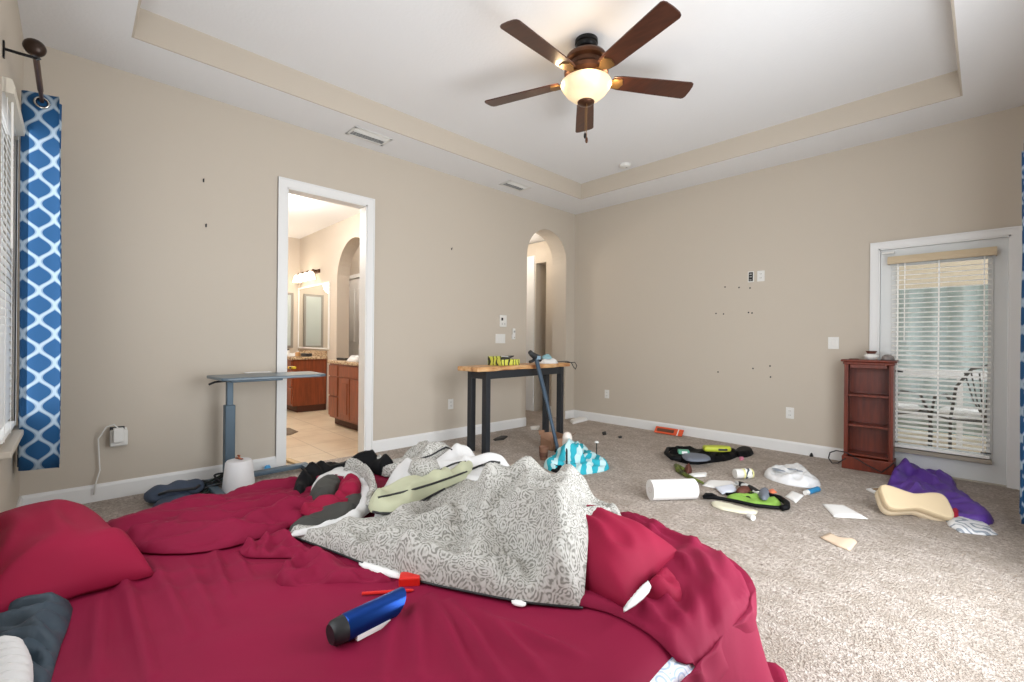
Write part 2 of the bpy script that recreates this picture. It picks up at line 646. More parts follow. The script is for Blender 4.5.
# ------------------------------------------------------------------ hall beyond the arch
M_HALL = M_WALL
h = MB()
HX = XA - .265
h.b2((HX - 1.05, YB + .32, 0), (HX + .02, YB + .4, 2.75))
h.b2((HX - .33, YB + .02, 0), (HX + .02, YB + .319, 2.75)).b2((HX - .555, YB + .02, 2.41), (HX - .331, YB + .319, 2.75)).b2((HX - .949, YB + .02, 0), (HX - .556, YB + .319, 2.75))
h.b2((HX - 1.05, 4.23, 0), (HX - .95, YB + .319, 2.75))
h.b2((HX - 1.05, 4.12, 0), (XA - WT - .001, 4.22, 2.75))
struct(h.build('wall_hall', M_HALL))
struct(MB().b2((HX - 1.05, 4.1, 2.76), (XA - .14, YB + .4, 2.82)).build('ceiling_hall', M_CEIL))
hb = MB()
hb.b2((HX - .32, YB + .002, 0), (HX, YB + .02, .115))
struct(hb.build('baseboard_hall', M_WHITE))
ht = MB()
ht.b2((HX - .75, YB - .004, 0), (HX - .575, YB + .018, 2.46))
ht.b2((HX - .945, YB - .004, 2.46), (HX - .575, YB + .018, 2.54))
struct(ht.build('trim_4', M_WHITE))
point('hall_light', (HX - .5, 4.75, 2.6), 11, (1, .9, .78), .1)

# ------------------------------------------------------------------ bathroom beyond the doorway
BW, BF, BH = 2.955, -8.68, 2.965
bfz = MB().b2((BF - .1, .2, -.1), (XA - .02, 4.9, -.001))
struct(bfz.build('floor_bathroom', M_TILE))
b = MB()
b.b2((BF - .1, .2, 0), (BF, 4.9, BH))
b.b2((BF, .2, 0), (XA - WT, .3, BH))
bac, bar_, baz = -6.455, .575, 2.065
ba = [(bac - bar_, 0)] + [(bac - bar_ * math.cos(PI * k / 24), baz + bar_ * math.sin(PI * k / 24)) for k in range(25)] + [(bac + bar_, 0)]
b.prism([(BF, 0)] + ba + [(XA - WT, 0), (XA - WT, BH), (BF, BH)], lambda u, v, w_: (u, BW + w_, v), 0, .2)
b.b2((BF, 4.8, 0), (HX - 1.05, 4.9, BH))
b.b2((HX - 1.15, BW + .2, 0), (HX - 1.05, 4.9, BH))
struct(b.build('wall_bathroom', mat('bathroom_paint', '#C6BBAE', .85)))
struct(MB().b2((BF - .1, .2, BH), (XA - .1, 4.9, BH + .06)).build('ceiling_bathroom', M_CEIL))
# a white panelled door past the bathroom arch
dl = PY(348, 253, 3.9)
dd = thing('panelled_door', 'white panelled door seen through the bathroom arch', 'door', (dl.x + .45, 3.87, 0))
dd.name = 'door_3'
del dd['label'], dd['category']
struct(dd)
MB().b2((-.4, 0, .01), (.36, .04, 2.3)).build('slab', M_WHITE, dd, bevel=.004)
q = MB()
for x0, x1, z0, z1 in ((-.3, -.07, .2, .95), (.03, .26, .2, .95), (-.3, -.07, 1.1, 2.1), (.03, .26, 1.1, 2.1)):
    q.b2((x0, -.008, z0), (x1, .002, z1))
q.build('panel', M_WHITE, dd, bevel=.006)
q = MB().b2((-.47, -.03, 0), (-.4, .02, 2.38)).b2((.36, -.03, 0), (.43, .02, 2.38)).b2((-.4, -.03, 2.31), (.36, .02, 2.38))
q.build('frame', M_WHITE, dd)
struct(MB().b2((dl.x - .6, 3.91, 0), (dl.x + 1.6, 3.99, BH)).build('wall_closet', mat('bathroom_paint', '')))

def vanity(name, label, x0, x1, yf, yw, bank, doors):
    t = thing(name, label, 'cabinet', ((x0 + x1) / 2, yw, 0))
    X0, X1, D = x0 - (x0 + x1) / 2, x1 - (x0 + x1) / 2, yf - yw
    MB().b2((X0, D, .1), (X1, -.01, .82)).build('body', M_CABINET, t, bevel=.003)
    MB().b2((X0 + .01, D + .07, .0), (X1 - .01, -.01, .1)).build('toe_kick', mat('dark_cabinet_wood', '#4A2414', .6), t)
    for (a, c) in bank:
        for z0, z1 in ((.66, .8), (.4, .645), (.13, .385)):
            d = MB().b2((a, D - .02, z0), (c, D, z1)).build('drawer', M_CABINET, t, bevel=.005)
    for (a, c) in doors:
        d = MB().b2((a, D - .018, .13), (c, D, .645))
        d.b2((a + .05, D - .026, .19), (c - .05, D - .014, .585))
        d.build('door', M_CABINET, t, bevel=.006)
    if doors:
        MB().b2((doors[0][0], D - .02, .66), (doors[-1][1], D, .8)).build('drawer', M_CABINET, t, bevel=.005)
    c = MB().b2((x0 - .02, yf - .03, .821), (x1 + .02, yw - .002, .862)).b2((x0, yw - .022, .862), (x1, yw - .002, .95)).build('countertop', M_GRANITE, bevel=.005)
    return t, c
v1, c1 = vanity('bathroom_vanity', 'brown wooden vanity with plain end panel below the bathroom mirror', -8.66, -7.38, 2.43, BW, [(-.6, -.3), (.34, .62)], [(-.28, 0.02), (.03, .32)])
tag(c1, 'speckled granite countertop on the far bathroom vanity, below the mirror', 'countertop')
v2, c2 = vanity('bathroom_vanity', 'nearer brown wooden vanity with drawer bank and doors, just inside the doorway', -6.13, -4.75, 2.49, BW, [(-.68, -.40)], [(-.37, -.05), (-.03, .3), (.32, .66)])
tag(c2, 'speckled granite countertop on the nearer bathroom vanity with drawers', 'countertop')
# mirror
mi = thing('wall_mirror', 'large wall mirror above the far bathroom vanity', 'mirror', (-7.97, BW - .012, 0))
MB().b2((-.68, -.003, 1.0), (.66, .006, 2.04)).build('mirror_glass', M_MIRROR, mi)
q = MB().b2((-.70, -.012, .975), (.68, .01, 1.0)).b2((-.70, -.012, 2.04), (.68, .01, 2.065)).b2((-.70, -.012, 1.0), (-.68, .01, 2.04)).b2((.66, -.012, 1.0), (.68, .01, 2.04))
q.build('frame', M_WHITE, mi)
# a second, narrow framed mirror on the end wall, also caught by the large one
sm_ = thing('wall_mirror', 'narrow framed mirror on the far end wall of the bathroom, left of the large one', 'mirror', (BF, 2.68, 0))
MB().b2((.004, -.15, 1.02), (.012, .13, 1.93)).build('mirror_glass', mat('grey_glass', '#B4BCBA', .15, coat=.5), sm_)
MB().b2((0, -.19, .98), (.02, -.15, 1.97)).b2((0, .13, .98), (.02, .17, 1.97)).b2((0, -.15, 1.93), (.02, .13, 1.97)).b2((0, -.15, .98), (.02, .13, 1.02)).build('frame', mat('dark_frame', '#8A857E', .5), sm_)
# vanity light: bar and four glass shades
vl = thing('vanity_light', 'four-shade vanity light bar above the bathroom mirror', 'lamp', (-8.12, BW, 2.28))
MB().b2((-.42, -.03, -.03), (.42, 0, .03)).build('back_plate', M_BRONZE, vl, bevel=.006)
M_SHADE = mat('lit_glass_shade', '#FFF3DC', .4, emit=1.6)
for k in range(4):
    x = -.33 + .22 * k
    a = MB().tube([(x, -.02, .0), (x, -.09, .02), (x, -.12, -.01)], .012).build('arm', M_BRONZE, vl, smooth=True)
    MB().lathe([(.03, 0), (.05, -.03), (.075, -.13), (.07, -.13), (.045, -.03), (.025, -.005)], (x, -.12, -.01)).build('glass_shade', M_SHADE, vl, smooth=True)
point('vanity_bulbs', (-8.12, BW - .4, 2.1), 9, (1, .88, .74), .15)
point('bathroom_fill', (-6.2, 1.5, 2.6), 80, (1, .95, .88), .15)  # fill light added to brighten the bathroom; no such lamp is seen
point('closet_fill', (-7.5, 3.45, 2.6), 16, (1, .95, .88), .1)  # extra light added past the arch, where it was dark
# outlet plates in the bathroom
def plate(px, py, plane, val, label, kind='outlet', wz=(.075, .118), group=None):
    p = PX(px, py, val) if plane == 'x' else PY(px, py, val)
    t = thing('wall_outlet' if kind == 'outlet' else 'light_switch', label, 'outlet' if kind == 'outlet' else 'switch', p, PI / 2 if plane == 'x' else 0, group)
    a, z = wz[0] / 2, wz[1] / 2
    MB().b2((-a, -.006, -z), (a, 0, z)).build('cover_plate', M_PLATE, t, bevel=.003)
    n = 1 if wz[0] < .1 else round(wz[0] / .06)
    for i in range(n):
        x = (i - (n - 1) / 2) * .046
        if kind == 'outlet':
            for s in (-.022, .022):
                q = MB().b2((x - .016, -.009, s - .014), (x + .016, -.005, s + .014)).build('socket', M_PLATE, t, bevel=.003)
                MB().b2((x - .008, -.0095, s - .004), (x - .005, -.008, s + .006)).b2((x + .005, -.0095, s - .004), (x + .008, -.008, s + .006)).build('slot', M_DARK, q)
        else:
            MB().b2((x - .016, -.011, -.033), (x + .016, -.005, .033)).build('rocker', M_PLATE, t, bevel=.003)
    return t
plate(305.5, 370, 'y', BW - .015, 'white outlet plate below the bathroom mirror', wz=(.075, .118))
plate(331.5, 369, 'y', BW, 'white switch plate beside the bathroom arch, right of the mirror', 'switch')
# things on the counters
def bottle(name, label, cat, loc, r, hgt, m, capm=None, group=None):
    t = thing(name, label, cat, loc, 0, group)
    MB().lathe([(r * .9, 0), (r, .004), (r, hgt * .65), (r * .5, hgt * .8), (r * .45, hgt * .82)], n=14).build('body', m, t, smooth='auto')
    MB().lathe([(r * .5, hgt * .8), (r * .5, hgt), (0, hgt)], n=14).build('cap', capm or M_PLATE, t, smooth='auto')
    return t
ZC = .863
bottle('toiletry_bottle', 'amber bottle on the far bathroom counter, left end', 'bottle', (-8.35, 2.6, ZC), .035, .12, mat('amber', '#8A5A26', .3))
bottle('toiletry_bottle', 'white bottle with grey cap on the far bathroom counter', 'bottle', (-8.0, 2.55, ZC), .035, .11, M_PLATE, M_DARK)
bottle('toiletry_bottle', 'tan bottle on the far bathroom counter by its right end', 'bottle', (-7.62, 2.58, ZC), .04, .09, mat('tan_plastic', '#B58A5C', .4))
def soft_box(name, label, cat, loc, size, rz, m, bevel=.01):
    return tag(MB().box((0, 0, size[2] / 2), size, 0).build(name, m, bevel=bevel, loc=loc), label, cat) if not rz else _rot(tag(MB().box((0, 0, size[2] / 2), size, 0).build(name, m, bevel=bevel, loc=loc), label, cat), rz)
def _rot(o, rz):
    o.rotation_euler.z = rz
    return o
soft_box('toiletry_pouch', 'dark pouch lying on the far bathroom counter', 'pouch', (-7.52, 2.68, ZC), (.15, .1, .05), .3, M_DARK)
heap('washcloth', [(-7.95, 2.5), (-7.72, 2.48), (-7.7, 2.62), (-7.9, 2.66)], M_LINEN, ZC, .03, .04, lambda x, y: .015 * crumple(x, y, 14, .5, 1, 2), .02)
tag(bpy.data.objects['washcloth'], 'white washcloth crumpled on the far bathroom counter', 'cloth')
heap('hand_towel', [(-5.75, 2.52), (-5.42, 2.5), (-5.4, 2.7), (-5.7, 2.72)], M_LINEN, ZC, .05, .06, lambda x, y: .02 * crumple(x, y, 12, .5, 1, 5), .02)
tag(bpy.data.objects['hand_towel'], 'white hand towel crumpled on the nearer bathroom counter', 'towel')
soft_box('hairbrush', 'black hairbrush lying on the nearer bathroom counter, left end', 'brush', (-5.98, 2.6, ZC), (.2, .06, .03), .2, M_BLACK)
bottle('toiletry_bottle', 'dark bottle behind the towel on the nearer bathroom counter', 'bottle', (-5.4, 2.83, ZC), .035, .11, M_DARK)
soft_box('yellow_box', 'small yellow box on the nearer bathroom counter beside the towel', 'box', (-5.3, 2.58, ZC), (.08, .06, .04), .1, mat('yellow_card', '#D8B23A', .6))
bm_ = P(291, 432)
heap('bath_mat', [(bm_.x - .35, bm_.y - .45), (bm_.x + .18, bm_.y - .45), (bm_.x + .18, bm_.y + .07), (bm_.x - .35, bm_.y + .07)], mat('brown_mat', '#6B5A4A', .9, bump=.5, bscale=90), 0, .012, .02, None, .03)
tag(bpy.data.objects['bath_mat'], 'brown bath mat on the bathroom tile, cut by the door frame', 'mat')

# ------------------------------------------------------------------ exterior door, its blind, the porch outside
d = thing('door_1', '', '', (0, YB, 0))
struct(d)
SX0, SX1, SZ = BX0 + .014, BX1 - .014, BZ - .014
LX0, LX1, LZ0, LZ1 = -.575, .012, .24, 1.86
q = MB()
q.prism([(SX0, .012), (LX0, .012), (LX0, SZ), (SX0, SZ)], lambda u, v, w_: (u, w_, v), .02, .065)
q.prism([(LX1, .012), (SX1, .012), (SX1, SZ), (LX1, SZ)], lambda u, v, w_: (u, w_, v), .02, .065)
q.prism([(LX0, .012), (LX1, .012), (LX1, LZ0), (LX0, LZ0)], lambda u, v, w_: (u, w_, v), .02, .065)
q.prism([(LX0, LZ1), (LX1, LZ1), (LX1, SZ), (LX0, SZ)], lambda u, v, w_: (u, w_, v), .02, .065)
M_DOOR = mat('door_paint', '#DDDFDE', .45)
q.build('slab', M_DOOR, d)
q = MB()
for a, c in (((LX0 - .03, .01, LZ0 - .03), (LX0, .03, LZ1 + .03)), ((LX1, .01, LZ0 - .03), (LX1 + .03, .03, LZ1 + .03)), ((LX0, .01, LZ0 - .03), (LX1, .03, LZ0)), ((LX0, .01, LZ1), (LX1, .03, LZ1 + .03))):
    q.b2(a, c)
q.build('lite_frame', M_DOOR, d, bevel=.004)
MB().b2((LX0, .038, LZ0), (LX1, .042, LZ1)).build('pane', M_GLASS, d)
hz = .90
q = MB().lathe([(.028, 0), (.028, .012), (.012, .018), (.012, .05)], (SX0 + .065, .02, hz), 16, Matrix.Rotation(PI / 2, 3, 'X'))
q.tube([(SX0 + .065, -.03, hz), (SX0 + .12, -.035, hz), (SX0 + .17, -.03, hz - .004)], .008)
q.build('handle', M_BLACKMETAL, d, smooth='auto')
MB().b2((BX0, .0, 0), (BX1, .1, .012)).build('threshold', mat('threshold', '#B9B2A4', .5), d)
MB().b2((-.675, -.012, 1.975), (-.585, .02, 1.995)).build('door_closer', M_PLATE, d, bevel=.004)

def blind(name, label, loc, rz, W, zt, zb, valance_m, nl=3, tilt=.12, open_=True, depth=.05):
    """local x along the blind, local -y into the room"""
    t = thing(name, label, 'blind', loc, rz)
    pr = [(0, 0), (-.015, .0), (-.02, .03), (-.01, .065), (0, .068)]
    v = MB()
    v.prism([(-depth - .012 + a, zt + c) for a, c in pr] + [(-depth + .002, zt + .068), (-depth + .002, zt)], lambda u, w2, w_: (w_, u, w2), -W / 2 - .03, W / 2 + .03)
    v.b2((-W / 2 - .03, -depth, zt), (-W / 2 - .022, 0, zt + .068)).b2((W / 2 + .022, -depth, zt), (W / 2 + .03, 0, zt + .068))
    v.build('valance', valance_m, t)
    MB().b2((-W / 2, -depth + .004, zt + .01), (W / 2, -.006, zt + .05)).build('head_rail', M_BLIND, t)
    n = int((zt - zb - .03) / .0425)
    sl = MB()
    for i in range(n):
        z = zt - .02 - .0425 * i
        R = Matrix.Rotation(tilt, 3, 'X')
        sl.box((0, -depth / 2 - .003, z), (W, .049, .0032), m=R)
    sl.build('slats', M_BLIND, t)
    MB().b2((-W / 2, -depth + .0, zb), (W / 2, -.004, zb + .022)).build('bottom_rail', M_BLIND, t, bevel=.004)
    for i in range(nl):
        x = -W / 2 + .04 + (W - .08) * i / (nl - 1)
        MB().b2((x - .004, -depth - .003, zb), (x + .004, -depth - .001, zt)).b2((x - .004, -.003, zb), (x + .004, -.001, zt)).build('ladder_tape', M_BLIND, t)
    MB().tube([(-W / 2 + .09, -depth - .014, zt), (-W / 2 + .09, -depth - .016, zt - .7)], .0045, 6).build('wand', M_BLIND, t)
    return t
b1 = blind('window_blind', 'white slatted blind with beige valance on the exterior door', ((LX0 + LX1) / 2 - .003, YB + .005, 0), 0, .625, 1.872, .215, mat('beige_valance', '#CDBA9B', .6), 3, .22)
q = MB().b2((-.32, -.045, .17), (.325, .004, .206)).build('hold_down_ledge', mat('ledge', '#A39A8C', .6), b1, bevel=.004)
for sx in (-.29, .29):
    q = MB().tube([(sx - .03, -.06, .262), (sx + .03, -.062, .262)], .005, 8)
    q.build('hold_down_clip', M_DARK, b1)

# porch
pf = struct(MB().b2((-4.5, YB + WT, -.16), (4.5, 10.5, -.02)).build('floor_porch', mat('porch_deck', '#B7A88F', .8, vary=.2)))
struct(MB().b2((-4.5, YB + WT, 2.35), (4.5, 6.1, 2.42)).b2((-4.5, 7.5, 1.84), (4.5, 7.6, 2.3)).build('ceiling_porch', mat('porch_beam', '#CDBFA6', .8)))
struct(MB().b2((-4.5, 8.3, -.02), (4.5, 8.34, .0)).b2((-6, 12, -.2), (6, 12.2, 5)).build('wall_porch', mat('far_stucco', '#B6CACB', .9)))
pr = thing('porch_railing', 'white porch railing seen through the blind slats', 'railing', (-.2, 7.2, -.02))
MB().b2((-2.5, -.04, .78), (2.5, .04, .88)).build('top_rail', M_WHITE, pr)
MB().b2((-2.5, -.03, .30), (2.5, .03, .37)).build('bottom_rail', M_WHITE, pr)
for k in range(9):
    MB().b2((-2.4 + .6 * k - .025, -.025, 0), (-2.4 + .6 * k + .025, .025, .78)).build('post', M_WHITE, pr)
cu = thing('outdoor_curtain', 'pale teal outdoor curtain hanging across the porch beyond the railing', 'curtain', (-.55, 7.95, 0))
MB().grid(lambda u, v: (-1.1 + 2.0 * u, .05 * math.sin(u * 50) + .02 * math.sin(u * 23), .05 + 2.15 * v), 160, 8).build('panel', mat('teal_curtain', '#B9C6C4', .8), cu, smooth=True, solid=.004)
def patio_chair(loc, rz, label):
    t = thing('patio_chair', label, 'chair', loc, rz)
    M = mat('patio_metal', '#55534E', .4, metal=.4)
    for s in (-1, 1):
        MB().tube([(s * .26, -.22, 0), (s * .25, -.24, .25), (s * .25, -.2, .42), (s * .27, -.05, .62), (s * .26, .2, .66), (s * .24, .26, .6)], .014, 8).build('arm', M, t, smooth=True)
        MB().tube([(s * .24, .24, 0), (s * .24, .24, .42), (s * .22, .3, .75), (s * .12, .34, .93), (0, .35, .97)], .014, 8).build('leg', M, t, smooth=True)
    q = MB()
    for k in range(7):
        a = -.9 + .3 * k
        q.tube([(0, .28, .44), (.12 * math.sin(a), .31, .62), (.22 * math.sin(a), .34, .9)], .006, 6)
    q.build('backrest', M, t, smooth=True)
    MB().tube([(-.25, -.22, .42), (.25, -.22, .42), (.25, .24, .42), (-.25, .24, .42), (-.25, -.22, .42)], .012, 8).build('seat_frame', M, t)
    MB().lathe([(.02, 0), (.24, .01), (.26, .04), (.22, .08), (0, .09)], (0, 0, .42), 20).build('cushion', M_PLATE, t, smooth=True)
    return t
patio_chair((-.75, 6.75, -.02), 2.6, 'dark metal patio chair on the porch, left one behind the blind')
patio_chair((-.1, 6.6, -.02), 3.5, 'dark metal patio chair on the porch, right one behind the blind')

# ------------------------------------------------------------------ side window, its blind, curtain rod and curtains
wn = thing('window_1', '', '', (-3.485, YC, 0))
struct(wn)
q = MB().b2((-.365, -.1, .62), (-.325, -.05, 2.33)).b2((.325, -.1, .62), (.365, -.05, 2.33)).b2((-.365, -.1, 2.29), (.365, -.05, 2.33)).b2((-.365, -.1, .62), (.365, -.05, .66)).b2((-.365, -.1, 1.45), (.365, -.05, 1.49))
q.build('window_frame', M_WHITE, wn)
MB().b2((-.33, -.08, .65), (.33, -.075, 2.3)).build('pane', M_GLASS, wn)
MB().b2((-.42, -.05, .585), (.42, .045, .618)).build('window_sill', mat('sill_paint', '#CFC6B8', .6), wn, bevel=.006)
blind('window_blind', 'white slatted blind on the window at the left edge', (-3.485, YC - .045, 0), PI, .66, 2.262, .64, mat('blind_cream', '#DCD6C8', .5), 3, 1.3, depth=.055)
for nm, x0, x1, z0, z1 in (('window_added', -2.1, -.6, .8, 2.4),):  # unseen window, added to bring light in across the bed
    t = thing(nm, '', '', ((x0 + x1) / 2, YC, 0))
    struct(t)
    a = (x1 - x0) / 2
    MB().b2((-a, -.1, z0), (-a + .04, -.05, z1)).b2((a - .04, -.1, z0), (a, -.05, z1)).b2((-a, -.1, z0), (a, -.05, z0 + .04)).b2((-a, -.1, z1 - .04), (a, -.05, z1)).build('window_frame', M_WHITE, t)
    MB().b2((-a, -.08, z0), (a, -.075, z1)).build('pane', M_GLASS, t)
t = thing('door_2', '', '', (XD, 2.35, 0))
struct(t)
MB().b2((.05, -1.15, .12), (.1, -1.09, 2.25)).b2((.05, 1.09, .12), (.1, 1.15, 2.25)).b2((.05, -.03, .12), (.1, .03, 2.25)).b2((.05, -1.15, .12), (.1, 1.15, .18)).b2((.05, -1.15, 2.19), (.1, 1.15, 2.25)).build('frame', M_WHITE, t)
MB().b2((.072, -1.1, .15), (.078, 1.1, 2.2)).build('pane', M_GLASS, t)

RY, RZ = -.14, 2.475
rd = thing('curtain_rod', 'dark bronze curtain rod above the left window', 'curtain rod', (-3.10, RY, RZ))
MB().tube([(0, 0, 0), (-.46, 0, 0)], .0125).tube([(-.45, 0, 0), (-1.02, 0, 0)], .0095).build('rod', M_BRONZE, rd, smooth='auto')
MB().lathe([(.012, -.01), (.016, .0), (.014, .012), (.028, .02), (.038, .035), (.04, .048), (.034, .06), (.018, .07), (0, .073)], (0, 0, 0), 20, Matrix.Rotation(PI / 2, 3, 'Y')).build('finial', mat('dark_bronze', '#33241B', .35, metal=.5), rd, smooth=True)
for x in (-.035, -.97):
    MB().tube([(x, 0, -.012), (x, -.04, -.014), (x, -.104, -.014)], .007, 8).b2((x - .012, -.105, -.055), (x + .012, -.098, .02)).tube([(x, .0, -.02), (x, .016, -.008)], .006, 6).build('bracket', M_BLACKMETAL, rd)

def curtain(label, path, z0, z1, rod, axis, gz, name='curtain', m=None):
    """path: plan points of the hanging cloth; grommets where it crosses the rod"""
    t = thing(name, label, 'curtain', (path[0][0], path[0][1], 0))
    base = Vector((path[0][0], path[0][1], 0))
    L = [0]
    for a, c in zip(path, path[1:]):
        L.append(L[-1] + math.hypot(c[0] - a[0], c[1] - a[1]))
    nz = 24
    mb = MB()
    vs, uvs = [], []
    for j in range(nz + 1):
        k = j / nz
        for (x, y), l in zip(path, L):
            sp = 1 + .12 * (1 - k) ** 2
            cx_, cy_ = rod
            wob = .006 * math.sin(l * 9 + k * 4)
            vs.append((x - base.x + wob * axis[1], (y - rod[1]) * sp + rod[1] - base.y + wob * axis[0] if axis[0] else y - base.y, z0 + (z1 - z0) * k))
            uvs.append((l, z0 + (z1 - z0) * k))
    n = len(path)
    fs = [(j * n + i, j * n + i + 1, (j + 1) * n + i + 1, (j + 1) * n + i) for j in range(nz) for i in range(n - 1)]
    me = bpy.data.meshes.new('curtain_panel')
    me.from_pydata(vs, [], fs)
    ul = me.uv_layers.new(name='UVMap')
    for lp in me.loops:
        ul.data[lp.index].uv = uvs[lp.vertex_index]
    for p in me.polygons:
        p.use_smooth = True
    me.materials.append(m or M_OGEE)
    o = bpy.data.objects.new('curtain_panel', me)
    COL.objects.link(o)
    o.parent = t
    q = o.modifiers.new('solid', 'SOLIDIFY')
    q.thickness = .003
    return t
pth = []
N = 120
for i in range(N + 1):
    u = i / N
    s = math.sin(u * PI * 5 + PI / 2)
    pth.append((-3.70 - .30 * u + .0, RY + .075 * (abs(s) ** .6) * (1 if s > 0 else -1)))
lc = curtain('blue curtain with white ogee lattice hanging beside the left window', pth, .385, 2.52, (0, RY), (1, 0), RZ)
for k in range(5):
    x = -3.72 - .0428 * (k + .0) - .0
    rg = MB()
    rg.tube([(x - lc.location.x, RY - lc.location.y + .028 * math.cos(2 * PI * j / 16), RZ - .008 + .028 * math.sin(2 * PI * j / 16)) for j in range(17)], .007, 6, False)
    rg.build('grommet', M_CHROME, lc, smooth=True)

RX = .232
pth = []
for i in range(N + 1):
    u = i / N
    s = math.sin(u * PI * 5 + PI / 2)
    pth.append((RX - .077 * (abs(s) ** .6) * (1 if s > 0 else -1), 4.05 + .30 * u))
rc = curtain('blue lattice curtain at the right edge of the room', pth, .085, 2.36, (RX, 0), (0, 1), 2.3)
rr = thing('curtain_rod', 'dark curtain rod above the right side slider', 'curtain rod', (RX, 4.45, 2.31))
MB().tube([(0, 0, 0), (0, -3.5, 0)], .011).build('rod', M_BRONZE, rr)
for y in (-.04, -3.4):
    MB().tube([(0, y, -.012), (.155, y, -.012)], .007, 8).b2((.148, y - .012, -.05), (.16, y + .012, .02)).build('bracket', M_BLACKMETAL, rr)

# ------------------------------------------------------------------ ceiling fan, vents, smoke detector
FX, FY = -1.95, 2.57
fn_ = thing('ceiling_fan', 'five-blade wooden ceiling fan with glass bowl light in the tray ceiling', 'ceiling fan', (FX, FY, HT))
MB().lathe([(.078, 0), (.08, -.025), (.072, -.03), (.07, -.045), (.055, -.06), (.02, -.068)]).build('canopy', M_BLACKMETAL, fn_, smooth='auto')
MB().tube([(0, 0, -.05), (0, 0, -.12)], .013).build('downrod', M_BLACKMETAL, fn_)
MB().lathe([(.03, -.085), (.09, -.095), (.135, -.115), (.15, -.14), (.148, -.155), (.118, -.165), (.112, -.19), (.125, -.205), (.155, -.225), (.15, -.25), (.11, -.27), (.1, -.285), (.06, -.29)], n=36).build('motor_housing', M_BRONZE, fn_, smooth='auto')
M_BLADE = mat('walnut_blade', '#4A2618', .35, vary=.35, vscale=4, stretch=(2, 12, 4), coat=.3)
FZ = -.272
for k in range(5):
    a = math.radians(200 + 72 * k)
    bl = MB()
    R = Matrix.Rotation(a, 3, 'Z') @ Matrix.Rotation(math.radians(-12), 3, 'X')
    outl = []
    for x, y in ((.19, -.05), (.25, -.062), (.5, -.071), (.76, -.078), (.776, -.07), (.784, -.05), (.787, 0), (.784, .05), (.776, .07), (.76, .078), (.5, .071), (.25, .062), (.19, .05)):
        outl.append((x, y))
    bl.prism(outl, lambda u, v, w_: R @ Vector((u, v, w_)) + Vector((0, 0, FZ)), -.004, .004)
    bo = bl.build('blade', M_BLADE, fn_)
    ar_ = MB()
    ar_.prism([(.1, -.015), (.16, -.012), (.2, -.04), (.25, -.045), (.27, 0), (.25, .045), (.2, .04), (.16, .012), (.1, .015)], lambda u, v, w_: R @ Vector((u, v, w_)) + Vector((0, 0, FZ + (.03 if u < .12 else 0))), -.012, -.004)
    ar_.build('blade_arm', mat('brass_arm', '#8A6A42', .35, metal=.7), bo)
M_BOWL = mat('alabaster_bowl', '#E8CFA8', .4, vary=.25, vscale=9, emit=.5)
MB().lathe([(.11, -.30), (.15, -.292), (.172, -.30), (.176, -.312), (.165, -.335), (.14, -.37), (.1, -.405), (.06, -.428), (.02, -.435)], n=36).build('light_bowl', M_BOWL, fn_, smooth=True)
MB().lathe([(.06, -.432), (.058, -.44), (.03, -.452), (.012, -.458), (0, -.46)], n=20).build('finial', M_BRONZE, fn_, smooth=True)
for x, y, L in ((.02, -.015, .245), (-.02, .02, .19)):
    ch = MB().tube([(x, y, -.44), (x, y, -.44 - L)], .0022, 6).build('pull_chain', mat('brass_arm', ''), fn_)
    MB().lathe([(.003, 0), (.009, -.012), (.01, -.03), (.006, -.042), (0, -.044)], (x, y, -.44 - L), 12).build('chain_fob', M_BRONZE if L > .2 else M_BLACKMETAL, ch, smooth=True)
for k in range(4):
    a = PI / 4 + k * PI / 2
    point('fan_bulb', (FX + .21 * math.cos(a), FY + .21 * math.sin(a), HT - .315), 1.0, (1, .72, .42), .03)


def vent(x, y, sx, sy, label):
    t = thing('ceiling_vent', label, 'vent', (x, y, HC), 0, None)
    f = MB()
    f.b2((-sx / 2, -sy / 2, -.008), (-sx / 2 + .025, sy / 2, 0)).b2((sx / 2 - .025, -sy / 2, -.008), (sx / 2, sy / 2, 0)).b2((-sx / 2, -sy / 2, -.008), (sx / 2, -sy / 2 + .025, 0)).b2((-sx / 2, sy / 2 - .025, -.008), (sx / 2, sy / 2, 0))
    f.build('frame', M_PLATE, t, bevel=.003)
    MB().b2((-sx / 2 + .02, -sy / 2 + .02, -.0015), (sx / 2 - .02, sy / 2 - .02, 0)).build('duct', mat('duct_dark', '#55565A', .8), t)
    s = MB()
    n = 7
    for i in range(n):
        xx = -sx / 2 + .032 + (sx - .064) * i / (n - 1)
        s.box((xx, 0, -.006), (.016, sy - .05, .002), m=Matrix.Rotation(.6 if i < n / 2 else -.6, 3, 'Y'))
    s.build('louvers', M_PLATE, t)
vent(-4.01, 1.98, .2, .37, 'white ceiling vent above the tall bathroom doorway')
vent(-4.01, 3.89, .2, .36, 'white ceiling vent nearer the back corner, left of the arch')
sd = P(626, 165, HT)
t = thing('smoke_detector', 'round white smoke detector on the tray ceiling', 'smoke detector', (sd.x, sd.y - .02, HT))
MB().lathe([(.065, 0), (.067, -.012), (.06, -.03), (.035, -.038), (0, -.039)]).build('housing', M_PLATE, t, smooth='auto')
MB().lathe([(.012, -.037), (.011, -.042), (0, -.042)], (0.02, 0, 0), 12).build('test_button', mat('grey_button', '#A8A8A6'), t)

